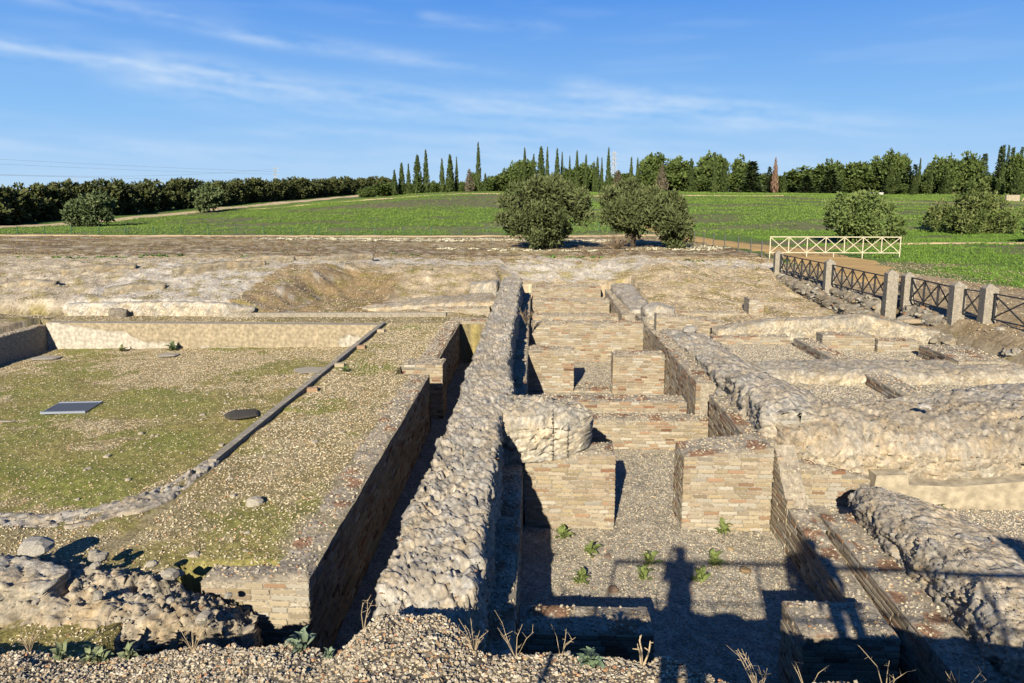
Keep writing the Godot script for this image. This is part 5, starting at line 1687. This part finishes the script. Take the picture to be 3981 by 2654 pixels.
func ground_cover() -> void:
	var grass := tuft_mesh(7, 0.30, 0.035, 0.7)
	var weed := tuft_mesh(12, 0.22, 0.07, 1.6)
	cover("grass", "short bright green grass growing over the rising field", "grass", grass, 130000, [-62.0, 95.0, 62.5, 146.0], 0.25, 0.8, Color(0.085, 0.16, 0.025), Color(0.22, 0.31, 0.07), green_at)
	cover("grass", "lush grass on the meadow right of the dirt track", "grass", grass, 40000, [13.5, 52.0, 26.0, 64.0], 0.2, 0.6, Color(0.085, 0.165, 0.025), Color(0.17, 0.28, 0.05), func(x, d): return green_at(x, d) and absf(x - 15.8) > 2.6)
	cover("weeds", "leafy green weeds in darker patches of the field", "weeds", weed, 9000, [-60.0, 60.0, 63.0, 120.0], 0.3, 0.9, Color(0.10, 0.19, 0.035), Color(0.18, 0.30, 0.06), func(x, d): return n_mid.get_noise_2d(x * 0.5 + 60.0, d * 0.5) > 0.2)
	cover("dry_grass", "brown withered weeds on the strip before the wire fence", "dry grass", tuft_mesh(9, 0.22, 0.02, 1.5), 16000, [-52.0, 13.0, 38.0, 61.5], 0.3, 0.85, Color(0.13, 0.085, 0.05), Color(0.36, 0.27, 0.14), func(x, d): return n_big.get_noise_2d(x * 0.7, d * 1.6) + 0.3 * n_mid.get_noise_2d(x, d) > 0.02)
	cover("pale_flowers", "drifts of small whitish flowers round the olive trees", "flowers", tuft_mesh(9, 0.13, 0.05, 1.4), 9000, [-34.0, 13.0, 41.0, 61.0], 0.8, 1.5, Color(0.50, 0.47, 0.33), Color(0.66, 0.62, 0.46), build_patches([[-1.2, 43.4, 2.2, 0.9], [2.0, 43.2, 2.4, 0.6], [8.5, 44.8, 3.2, 0.9], [11.0, 46.0, 1.5, 1.5], [-6.0, 56.0, 9.0, 2.0], [-18.0, 57.0, 5.0, 1.6], [3.0, 55.0, 5.0, 2.0], [-5.0, 44.5, 1.8, 0.5]]))
	cover("weeds", "green leafy weeds along the crest of the bank", "weeds", weed, 2600, [-32.0, 13.0, 34.0, 42.0], 0.35, 0.9, Color(0.05, 0.11, 0.025), Color(0.13, 0.22, 0.06), build_patches([[-24.5, 36.6, 3.4, 0.7], [-21.5, 38.8, 1.6, 0.5], [1.5, 38.5, 1.7, 0.5], [4.0, 38.3, 1.0, 0.3], [-12.0, 38.2, 0.8, 0.3], [-8.0, 40.0, 1.5, 0.5], [8.0, 36.5, 0.6, 0.4], [10.4, 34.0, 0.9, 0.5], [-16.0, 38.0, 0.8, 0.3]]))
	cover("weeds", "scattered green weeds in the hollow beside the mound", "weeds", weed, 900, [-13.0, 12.0, 24.8, 34.0], 0.15, 0.4, Color(0.07, 0.12, 0.03), Color(0.15, 0.2, 0.06), func(x, d): return n_mid.get_noise_2d(x * 0.9, d * 0.9 + 12.0) > 0.27 and (x < -3.0 or x > 4.8))

# ---------------------------------------------------------------- single plants, stones and fittings
func leaf_shape(l: float, w: float, bend: float) -> ArrayMesh:
	var st := SurfaceTool.new()
	st.begin(Mesh.PRIMITIVE_TRIANGLES)
	var seg := 4
	var row: Array = []
	for i in seg + 1:
		var t := float(i) / seg
		var wd := w * (sin(PI * clampf(t * 0.92 + 0.08, 0, 1)) * 0.9 + 0.05) * (1.0 + 0.18 * sin(t * 14.0))
		var y := bend * sin(t * 2.4) * l
		row.append([Vector3(-wd, y + wd * 0.35, -t * l), Vector3(0, y, -t * l), Vector3(wd, y + wd * 0.35, -t * l)])
	for i in seg:
		quad(st, row[i][0], row[i + 1][0], row[i + 1][1], row[i][1])
		quad(st, row[i][1], row[i + 1][1], row[i + 1][2], row[i][2])
	st.generate_normals()
	return st.commit()

func weed_plant(label: String, at: Vector3, n: int, size: float, c: Color, group: String) -> void:
	var t := thing("weed_plant", label, "plant", at, rng.randf() * TAU, group)
	var m := mat(c, 0.7)
	m.backlight_enabled = true
	m.backlight = lin(0.06, 0.08, 0.03)
	var m2 := mat(c.darkened(0.12), 0.7)
	var shapes := [leaf_shape(size, size * 0.26, 0.35), leaf_shape(size * 0.8, size * 0.24, 0.22), leaf_shape(size * 1.15, size * 0.22, 0.5)]
	for i in n:
		var f := float(i) / n
		var o := part("leaf", shapes[i % 3], m if i % 2 else m2, t)
		o.rotation = Vector3(lerpf(0.05, 1.0, f * f) + rng.randf_range(-0.1, 0.15), i * 2.4, rng.randf_range(-0.3, 0.3))
		o.scale = Vector3.ONE * rng.randf_range(0.65, 1.1)
		o.position = Vector3(0, size * 0.25 * f, 0) + Vector3(rng.randf_range(-1, 1), 0, rng.randf_range(-1, 1)) * size * 0.25

func twig_plant(label: String, at: Vector3, h: float, n: int, material: Material, spread := 0.6, thick := 0.004) -> void:
	var t := thing("dry_twig", label, "dry plant", at, rng.randf() * TAU, "dry twigs on the bank")
	var st := new_st()
	for i in n:
		var a := rng.randf() * TAU
		var hh := h * rng.randf_range(0.5, 1.0)
		var e := Vector3(cos(a) * spread * hh, hh, sin(a) * spread * hh)
		var mid := e * 0.5 + Vector3(rng.randf_range(-0.1, 0.1), 0.1, rng.randf_range(-0.1, 0.1)) * hh
		tube_into(st, [Vector3(0, -0.03, 0), mid, e], thick, thick * 0.5, 4)
		for k in 3:
			var s := mid.lerp(e, rng.randf())
			tube_into(st, [s, s + Vector3(rng.randfn(), absf(rng.randfn()), rng.randfn()) * hh * 0.14], thick * 0.6, thick * 0.35, 3)
	part("stems", done(st), material, t)

func loose_stone(label: String, at: Vector3, s: float, c: Color, flat := 0.8, group := "", called := "loose_stone") -> void:
	var t := thing(called, label, "stone", at + Vector3(0, s * flat * 0.14, 0), rng.randf() * TAU, group)
	var m := part("stone", stone_meshes[rng.randi() % 4], mat(c, 0.95, M.grain, 2.0), t)
	m.scale = Vector3(s * rng.randf_range(0.9, 1.3), s * flat, s * rng.randf_range(0.75, 1.0))

func build_small_things() -> void:
	# weeds on the floor of the front room
	var green := lin(0.16, 0.20, 0.06)
	var fw := [[0.46, 11.05, "by the foot of left door pier"], [0.89, 10.5, "in the middle of the front room's left half"], [1.78, 10.26, "just left of the photographer's shadow"], [1.65, 9.82, "at the lower left of the photographer's shadow"], [0.68, 9.67, "nearest the dark central wall shadow"], [3.22, 11.3, "against the foot of whitish right door pier"], [2.79, 10.24, "right of the photographer's shadow"], [2.45, 9.8, "at the elbow of the photographer's shadow"]]
	for q in fw:
		weed_plant("small green floor weed %s" % q[2], P(q[0], room_y(q[0], q[1]), q[1]), 16, 0.19, green, "weeds on the front room floor")
	weed_plant("dull green weed at foot of plaster wall, right of centre", P(-12.4, court_y(-12.4, 22.7), 22.7), 22, 0.26, lin(0.08, 0.115, 0.04), "weeds at the basin wall")
	weed_plant("small dull weed at foot of plaster wall, farther left", P(-14.1, court_y(-14.1, 22.6), 22.6), 14, 0.2, lin(0.12, 0.13, 0.05), "weeds at the basin wall")
	weed_plant("green weed beside the kerb's second nearest brick", P(-4.75, court_y(-4.75, 16.6), 16.6), 14, 0.14, lin(0.09, 0.13, 0.04), "")
	weed_plant("small weed at the foot of the plaster band", P(6.9, side_y(6.9, 11.4), 11.4), 12, 0.13, lin(0.12, 0.14, 0.05), "")
	weed_plant("low weed on the pale gravel right of the vault", P(8.0, side_y(8.0, 10.7), 10.7), 13, 0.16, lin(0.13, 0.15, 0.07), "")
	# plants on the bank in the foreground
	var silver := lin(0.20, 0.26, 0.17)
	weed_plant("silvery green broad-leaved plant on gravel below the dark slot", P(-1.98, bank_y(-1.98, bank_edge(-1.98) - 0.06), bank_edge(-1.98) - 0.06), 30, 0.12, silver, "silvery plants on the bank")
	weed_plant("small silvery plant just right of the larger silvery one", P(-1.68, bank_y(-1.68, bank_edge(-1.68) - 0.06), bank_edge(-1.68) - 0.06), 14, 0.08, silver, "silvery plants on the bank")
	weed_plant("silvery green plant on the gravel edge right of central wall", P(0.43, bank_y(0.43, bank_edge(0.43) - 0.08), bank_edge(0.43) - 0.08), 28, 0.11, lin(0.18, 0.25, 0.15), "silvery plants on the bank")
	for q in [[-4.0, 5.72, "nearest the left frame corner"], [-3.65, 5.86, "with pale leaves below the rubble heap"], [-3.9, 5.6, "lowest of the left cluster"], [-4.25, 5.95, "leftmost of the left cluster"]]:
		weed_plant("grey-green weed %s" % q[2], P(q[0], bank_y(q[0], minf(q[1], bank_edge(q[0]) - 0.04)), minf(q[1], bank_edge(q[0]) - 0.04)), 18, 0.11, lin(0.20, 0.23, 0.12), "grey-green weeds at lower left")
	var tw := [[-3.0, 5.85, 0.36, 9, "spreading reddish dry twigs below the rubble heap"], [-0.48, 5.45, 0.3, 14, "tangled dry stems at the foot of the central wall"], [-0.15, 5.4, 0.34, 6, "thin dry stems right of the central wall's foot"], [1.5, 5.1, 0.34, 9, "branched pale dry stem beneath the photographer's shadow"], [1.95, 5.25, 0.38, 3, "thin dry stalk in the dark left of near pier"], [2.45, 5.1, 0.42, 4, "tall thin dry stalk before the near right pier"], [2.75, 5.15, 0.4, 5, "forked dry stalk before the near right pier"], [4.2, 5.0, 0.36, 12, "bushy dry stems near the lower right corner"], [-1.45, 5.75, 0.26, 4, "short dry stalk at left foot of central wall"], [0.2, 5.3, 0.26, 4, "short dry stems left of silvery edge plant"], [3.4, 5.05, 0.3, 5, "dry stems in shade right of the near pier"], [-4.6, 5.75, 0.3, 14, "matted dry stems at the left frame edge"]]
	for q in tw:
		twig_plant(q[4], P(q[0], bank_y(q[0], minf(q[1], bank_edge(q[0]) - 0.04)), minf(q[1], bank_edge(q[0]) - 0.04)), q[2] * 0.8, q[3], M.twig, 0.6, 0.003)
	twig_plant("thick broken pale reed stumps on the gravel edge", P(0.82, bank_y(0.82, bank_edge(0.82) - 0.06), bank_edge(0.82) - 0.06), 0.26, 3, M.twig, 0.35, 0.010)
	twig_plant("wiry dry tuft hanging on the central wall's right side", P(-0.38, 1.5, 22.6), 0.5, 26, M.twig_dark, 0.8, 0.008)
	# loose stones
	loose_stone("large pale loose stone in the middle of the near terrace", P(-4.05, court_y(-4.05, 9.3), 9.3), 0.26, lin(0.55, 0.5, 0.4), 0.7)
	loose_stone("rounded pale boulder on the left end of rubble heap", P(-5.9, 1.62, 7.45), 0.34, lin(0.48, 0.45, 0.39), 0.8)
	loose_stone("grey boulder on the wall corner behind brick rooms", P(4.8, 1.48, 21.7), 0.55, lin(0.46, 0.43, 0.38), 0.55)
	loose_stone("brown rounded stone on the floor beside photographer's shadow", P(3.23, 0.0, 10.1), 0.17, lin(0.36, 0.25, 0.14), 0.8)
	loose_stone("yellowish stone on the floor below whitish right pier", P(3.19, 0.0, 10.76), 0.13, lin(0.52, 0.40, 0.24), 0.7)
	loose_stone("reddish stone on floor left of photographer's shadow", P(1.16, 0.0, 10.47), 0.12, lin(0.24, 0.17, 0.13), 0.7)
	loose_stone("reddish stone at the edge of the floor shadow bar", P(1.14, 0.0, 9.5), 0.15, lin(0.26, 0.18, 0.13), 0.9)
	loose_stone("orange-tan stone on pale gravel right of the vault", P(8.1, 0.4, 10.45), 0.2, lin(0.56, 0.38, 0.2), 0.5)
	loose_stone("white stone lying on the broad front rubble wall", P(7.3, 1.78, 12.9), 0.26, lin(0.66, 0.62, 0.54), 0.5)
	loose_stone("white boulder at front corner of nearer gravel room", P(6.5, 1.3, 14.2), 0.34, lin(0.52, 0.5, 0.45), 0.5)
	for i in 90:
		var x := rng.randf_range(-9.0, -2.9)
		var d := rng.randf_range(7.8, 20.0)
		if basin(x, d) > 0.02 and basin(x, d) < 0.98 or absf(x - pool_edge(d)) < 0.25 or d < 8.2 and x < -4.6:
			continue
		var s := 0.05 + 0.09 * pow(rng.randf(), 2.0)
		loose_stone("small pale loose stone lying on the mossy terrace gravel", P(x, court_y(x, d), d), s, lin(0.55, 0.48, 0.37), 0.7, "small stones on terrace and basin")
	for i in 18:
		var x := rng.randf_range(-6.6, -3.2)
		var d := rng.randf_range(6.5, 7.6)
		loose_stone("fist-sized grey stone on the foreground rubble heap", P(x, 1.50 + 0.12 * rng.randf() - 0.35 * ss(-4.4, -3.2, x), d), rng.randf_range(0.09, 0.2), lin(0.44, 0.40, 0.33), 0.85, "stones on the rubble heap")
	# drain grate and slabs in the basin
	var gy := court_y(-11.5, 16.2) + 0.02
	var t := thing("drain_grate", "blue-grey metal drain grate set in the mossy basin", "grate", P(-11.5, gy, 16.2), 0.12)
	part("frame", bar_mesh(Vector3(-0.52, 0.02, -0.4), Vector3(0.52, 0.02, -0.4), 0.05, 0.05), M.grate, t)
	part("frame", bar_mesh(Vector3(-0.52, 0.02, 0.4), Vector3(0.52, 0.02, 0.4), 0.05, 0.05), M.grate, t)
	for i in 14:
		var x := -0.5 + i / 13.0
		part("slat", bar_mesh(Vector3(x, 0.02, -0.375), Vector3(x, 0.02, 0.375), 0.022, 0.03), M.grate, t)
	t.move_child(t.get_child(0), 0)
	var pit := part("pit_bottom", box_mesh(Vector3(-0.5, -0.08, -0.38), Vector3(0.5, -0.05, 0.38)), M.black, t)
	pit.name = "pit_bottom"
	var slabs := [[-6.95, 15.55, 0.6, 0.07, 0.5, 0.5, "dark slate slab tilted on basin floor near the kerb", true], [-12.1, 21.8, 0.55, 0.06, 0.36, 0.1, "thin pale stone slab on basin floor by the plaster wall", false], [-16.1, 21.6, 0.75, 0.06, 0.4, 0.1, "pale stone slab at the basin's far left corner", false], [-6.7, 19.8, 0.8, 0.03, 0.5, 0.1, "flat pale cement patch beside the kerb in the basin", false], [-12.6, 15.2, 0.6, 0.03, 0.08, 0.1, "narrow pale stone strip left of the drain grate", false]]
	for q in slabs:
		var s := thing("stone_slab", q[6], "stone slab", P(q[0], court_y(q[0], q[1]) + q[3] * 0.4, q[1]), q[5], "slabs in the basin")
		var m := part("slab", stone_meshes[2], M.slate if q[7] else M.plaster_pale, s)
		m.scale = Vector3(q[2] * 1.5, q[3] * 2.6, q[4] * 1.5)

# ---------------------------------------------------------------- viewing platform behind the lens, whose shadow lies on the rooms
func build_platform() -> void:
	var y := 4.22
	var t := thing("viewing_platform", "timber viewing platform behind the viewpoint that shades the front room", "platform", P(3.2, 2.3, -1.0))
	for i in 17:
		var d := -2.1 + i * 0.15
		part("plank", box_mesh(P(-0.95, y - 0.04, d + 0.135) - t.position, P(8.2, y, d) - t.position), M.wood, t)
	for q in [[-0.7, 0.3], [2.2, 0.3], [5.2, 0.3], [8.0, 0.3], [-0.7, -1.9], [2.2, -1.9], [5.2, -1.9], [8.0, -1.9]]:
		part("support", box_mesh(P(q[0] - 0.07, 1.6, q[1] + 0.07) - t.position, P(q[0] + 0.07, y - 0.042, q[1] - 0.07) - t.position), M.wood, t)
	t = thing("railing", "slim metal railing of the viewing platform, seen by its shadow", "railing", P(-0.85, y, 0.36))
	for i in 5:
		part("railing_post", bar_mesh(Vector3(i * 2.2, -0.1, 0), Vector3(i * 2.2, 1.03, 0), 0.04, 0.04), M.iron, t)
	part("hand_rail", bar_mesh(Vector3(-0.03, 1.06, 0), Vector3(8.92, 1.06, 0), 0.06, 0.05), M.iron, t)
	part("lower_rail", bar_mesh(Vector3(-0.03, 0.5, 0.04), Vector3(8.92, 0.5, 0.04), 0.025, 0.025), M.iron, t)
	t = thing("information_board", "blank information board on the viewing platform, seen by its shadow", "board", P(4.9, y, 0.5))
	part("panel", box_mesh(Vector3(-0.5, 0.98, -0.02), Vector3(0.62, 1.5, 0.02)), M.board, t)
	for x in [-0.4, 0.5]:
		part("leg", bar_mesh(Vector3(x, 0.0, 0.046), Vector3(x, 1.45, 0.046), 0.05, 0.05), M.iron, t)
	person("person in dark jacket holding up a phone behind the viewpoint", Vector3(0.0, y, 0.42), true)
	person("person in reddish coat standing right of the photographer", Vector3(1.95, y, 0.1), false)

func person(label: String, at: Vector3, phone: bool) -> void:
	# bones: from, to, radius at both ends, colour index (0 skin, 1 top, 2 trousers, 3 hair, 4 shoes)
	var bones: Array = [
		[Vector3(-0.05, 0.98, 0), Vector3(0.05, 0.98, 0), 0.14, 0.14, 2], [Vector3(0, 1.02, 0), Vector3(0, 1.36, 0), 0.165, 0.175, 1], [Vector3(-0.16, 1.40, 0), Vector3(0.16, 1.40, 0), 0.075, 0.075, 1],
		[Vector3(0, 1.42, 0), Vector3(0, 1.54, -0.01), 0.056, 0.05, 0], [Vector3(0, 1.57, -0.01), Vector3(0, 1.64, 0.0), 0.075, 0.092, 0], [Vector3(0, 1.66, 0.02), Vector3(0, 1.68, 0.015), 0.094, 0.088, 3],
		[Vector3(0, 1.585, -0.085), Vector3(0, 1.565, -0.10), 0.012, 0.014, 0], [Vector3(-0.085, 1.60, 0), Vector3(-0.088, 1.57, 0), 0.016, 0.012, 0], [Vector3(0.085, 1.60, 0), Vector3(0.088, 1.57, 0), 0.016, 0.012, 0]]
	for s in [-1.0, 1.0]:
		bones.append([Vector3(s * 0.095, 0.93, 0), Vector3(s * 0.105, 0.50, -0.02), 0.092, 0.062, 2])
		bones.append([Vector3(s * 0.105, 0.50, -0.02), Vector3(s * 0.11, 0.09, 0.02), 0.060, 0.042, 2])
		bones.append([Vector3(s * 0.11, 0.05, 0.05), Vector3(s * 0.13, 0.04, -0.16), 0.045, 0.038, 4])
		var sh := Vector3(s * 0.185, 1.385, 0)
		var el: Vector3 = Vector3(s * 0.21, 1.15, -0.12) if phone else Vector3(s * 0.25, 1.10, 0.04)
		var wr: Vector3 = Vector3(s * 0.10, 1.46, -0.25) if phone else Vector3(s * 0.24, 0.86, -0.08)
		bones.append([sh, el, 0.058, 0.046, 1])
		bones.append([el, wr, 0.044, 0.030, 1])
		var hd: Vector3 = Vector3(-s * 0.1, 0.8, -0.4).normalized() if phone else Vector3(0, -1, -0.15).normalized()
		var pc := wr + hd * 0.07
		bones.append([wr, pc, 0.028, 0.032, 0])
		var ac := Vector3(0, 0, -1) if phone else Vector3(0, 0, 1)
		for k in 4:
			var root := pc + hd * 0.02 + ac * (0.022 * (k - 1.5))
			bones.append([root, root + hd * (0.06 + 0.008 * (1.5 - absf(k - 1.5))) + Vector3(-s * 0.015, 0, 0), 0.009, 0.008, 0])
		bones.append([wr + hd * 0.03, wr + hd * 0.075 - ac * 0.045, 0.011, 0.009, 0])
	var t := thing("person", label, "person", at, 0.0)
	part("body", surface_net(bones, 0.026, phone), M.leaf if false else M.person_mat if M.has("person_mat") else make_person_mat(), t)
	if phone:
		var ph := thing("phone", "dark phone held up in both hands by the photographer", "phone", at + Vector3(0, 1.50, -0.33))
		part("case", box_mesh(Vector3(-0.075, 0.0, -0.004), Vector3(0.075, 0.075, 0.004)), M.black, ph)

func make_person_mat() -> Material:
	var m := vmat()
	M.person_mat = m
	return m

func surface_net(bones: Array, cell: float, first: bool) -> ArrayMesh:
	var lo := Vector3(-0.42, -0.02, -0.48)
	var nx := 33
	var ny := 69
	var nz := 27
	var f := PackedFloat32Array()
	f.resize(nx * ny * nz)
	f.fill(1.0)
	var own := PackedInt32Array()
	own.resize(nx * ny * nz)
	for q in bones:
		var a: Vector3 = q[0]
		var b: Vector3 = q[1]
		var r: float = maxf(q[2], q[3]) + 0.09
		var mn := (a.min(b) - Vector3.ONE * r - lo) / cell
		var mx := (a.max(b) + Vector3.ONE * r - lo) / cell
		var ab := b - a
		var l2 := ab.length_squared()
		for k in range(maxi(0, int(mn.z)), mini(nz, int(mx.z) + 1)):
			for j in range(maxi(0, int(mn.y)), mini(ny, int(mx.y) + 1)):
				for i in range(maxi(0, int(mn.x)), mini(nx, int(mx.x) + 1)):
					var p := lo + Vector3(i, j, k) * cell
					var h: float = clampf((p - a).dot(ab) / l2, 0.0, 1.0)
					var dist: float = (p - a - ab * h).length() - lerpf(q[2], q[3], h)
					var at := (k * ny + j) * nx + i
					var old := f[at]
					if dist < old:
						own[at] = q[4]
					var kk: float = 0.03 if q[2] > 0.03 else 0.008
					var m: float = maxf(kk - absf(old - dist), 0.0) / kk
					f[at] = minf(old, dist) - m * m * kk * 0.25
	var cols := [Color(0.42, 0.24, 0.16), Color(0.03, 0.04, 0.07) if first else Color(0.17, 0.05, 0.04), Color(0.04, 0.05, 0.09), Color(0.03, 0.02, 0.015), Color(0.03, 0.03, 0.03)]
	var vid := PackedInt32Array()
	vid.resize(nx * ny * nz)
	vid.fill(-1)
	var v := PackedVector3Array()
	var c := PackedColorArray()
	var idx := PackedInt32Array()
	for k in nz - 1:
		for j in ny - 1:
			for i in nx - 1:
				var at := (k * ny + j) * nx + i
				var sum := Vector3.ZERO
				var cnt := 0
				var inside := 0
				for e in 8:
					if f[at + (e & 1) + ((e >> 1) & 1) * nx + ((e >> 2) & 1) * nx * ny] < 0.0:
						inside += 1
				if inside == 0 or inside == 8:
					continue
				for e in [[0, 1], [2, 3], [4, 5], [6, 7], [0, 2], [1, 3], [4, 6], [5, 7], [0, 4], [1, 5], [2, 6], [3, 7]]:
					var e0: int = e[0]
					var e1: int = e[1]
					var d0 := f[at + (e0 & 1) + ((e0 >> 1) & 1) * nx + ((e0 >> 2) & 1) * nx * ny]
					var d1 := f[at + (e1 & 1) + ((e1 >> 1) & 1) * nx + ((e1 >> 2) & 1) * nx * ny]
					if (d0 < 0.0) != (d1 < 0.0):
						var s := d0 / (d0 - d1)
						sum += Vector3(e0 & 1, (e0 >> 1) & 1, (e0 >> 2) & 1).lerp(Vector3(e1 & 1, (e1 >> 1) & 1, (e1 >> 2) & 1), s)
						cnt += 1
				vid[at] = v.size()
				v.append(lo + (Vector3(i, j, k) + sum / cnt) * cell)
				c.append(cols[own[at]])
	for k in range(1, nz - 1):
		for j in range(1, ny - 1):
			for i in range(1, nx - 1):
				var at := (k * ny + j) * nx + i
				var s0 := f[at] < 0.0
				for ax in 3:
					var st: int = [1, nx, nx * ny][ax]
					if s0 == (f[at + st] < 0.0):
						continue
					var u: int = [nx, nx * ny, 1][ax]
					var w: int = [nx * ny, 1, nx][ax]
					var q := [vid[at], vid[at - u], vid[at - u - w], vid[at - w]]
					if q.min() < 0:
						continue
					for m in ([0, 2, 1, 0, 3, 2] if s0 else [0, 1, 2, 0, 2, 3]):
						idx.append(q[m])
	return mesh_of(v, idx, c)

# ---------------------------------------------------------------- far away
func pylon(label: String, at: Vector3, h: float) -> void:
	var t := thing("pylon", label, "pylon", at, 0.5, "electricity pylons on the horizon")
	var st := new_st()
	var legs := [Vector2(-1, -1), Vector2(1, -1), Vector2(1, 1), Vector2(-1, 1)]
	var wid := func(f: float) -> float: return lerpf(h * 0.10, h * 0.018, minf(f * 1.25, 1.0))
	for i in 9:
		var f0 := i / 9.0
		var f1 := (i + 1) / 9.0
		var w0: float = wid.call(f0)
		var w1: float = wid.call(f1)
		for k in 4:
			var a: Vector2 = legs[k]
			var b: Vector2 = legs[(k + 1) % 4]
			bar_into(st, Vector3(a.x * w0, f0 * h, a.y * w0), Vector3(a.x * w1, f1 * h, a.y * w1), h * 0.008, h * 0.008)
			bar_into(st, Vector3(a.x * w0, f0 * h, a.y * w0), Vector3(b.x * w1, f1 * h, b.y * w1), h * 0.005, h * 0.005)
			bar_into(st, Vector3(b.x * w0, f0 * h, b.y * w0), Vector3(a.x * w1, f1 * h, a.y * w1), h * 0.005, h * 0.005)
	part("lattice_tower", done(st), M.steel, t)
	for f in [0.72, 0.83, 0.94]:
		st = new_st()
		for s in [-1.0, 1.0]:
			bar_into(st, Vector3(0, f * h, 0), Vector3(s * h * 0.13, f * h, 0), h * 0.008, h * 0.008)
			bar_into(st, Vector3(0, f * h + h * 0.04, 0), Vector3(s * h * 0.13, f * h, 0), h * 0.006, h * 0.006)
		part("cross_arm", done(st), M.steel, t)

func cable(label: String, a: Vector3, b: Vector3, sag: float) -> void:
	var t := thing("power_cable", label, "power cable", a, 0.0, "power cables across the left sky")
	var st := new_st()
	var pts: Array = []
	for i in 17:
		var f := i / 16.0
		pts.append((b - a) * f - Vector3(0, sag * 4.0 * f * (1.0 - f), 0))
	tube_into(st, pts, 0.10, 0.12, 3)
	part("strand", done(st), M.cable, t)

func build_far() -> void:
	pylon("tallest lattice pylon rising above the left hedge", P(-339, 2, 900), 35.5)
	pylon("faint leftmost lattice pylon on the far horizon", P(-874, 6, 1300), 26.0)
	pylon("faint middle lattice pylon on the far horizon", P(-710, 6, 1300), 24.5)
	pylon("tall pale pylon behind the cypresses right of centre", P(75, 4, 700), 41.0)
	cable("upper power cable across the left sky", P(-560, 39, 560), P(-339, 31.6, 900), 1.5)
	cable("second power cable across the left sky", P(-560, 34.5, 560), P(-339, 28.2, 900), 1.8)
	cable("third power cable across the left sky", P(-480, 22, 500), P(-339, 35.2, 900), 7.0)
	cable("lowest power cable across the left sky", P(-480, 20, 480), P(-250, 18.5, 900), 1.0)
	# white blocks and a low wall at the edge of the wood
	for i in 2:
		var x := 65.2 + i * 1.25
		var y := ground_y(x, 139)
		var t := thing("white_block", ["left", "right"][i] + " of two small white blocks before the wood", "block", P(x, y, 139), 0.1, "white blocks before the wood")
		var st := new_st()
		box_into(st, Vector3(-0.5, -0.2, -0.3), Vector3(0.5, 0.38, 0.3))
		box_into(st, Vector3(-0.54, 0.381, -0.34), Vector3(0.54, 0.46, 0.34))
		part("block", done(st), M.white_block, t)
	var wy := ground_y(72.6, 110)
	var t := thing("garden_wall", "low pale wall stub with a slanting prop at far right", "wall", P(72.6, wy, 110))
	part("wall", box_mesh(Vector3(-1.1, -0.3, -0.2), Vector3(0.9, 0.95, 0.2)), M.plaster, t)
	part("prop", bar_mesh(Vector3(1.1, -0.1, 0.3), Vector3(1.7, 1.0, 0.3), 0.1, 0.12), M.twig, t)
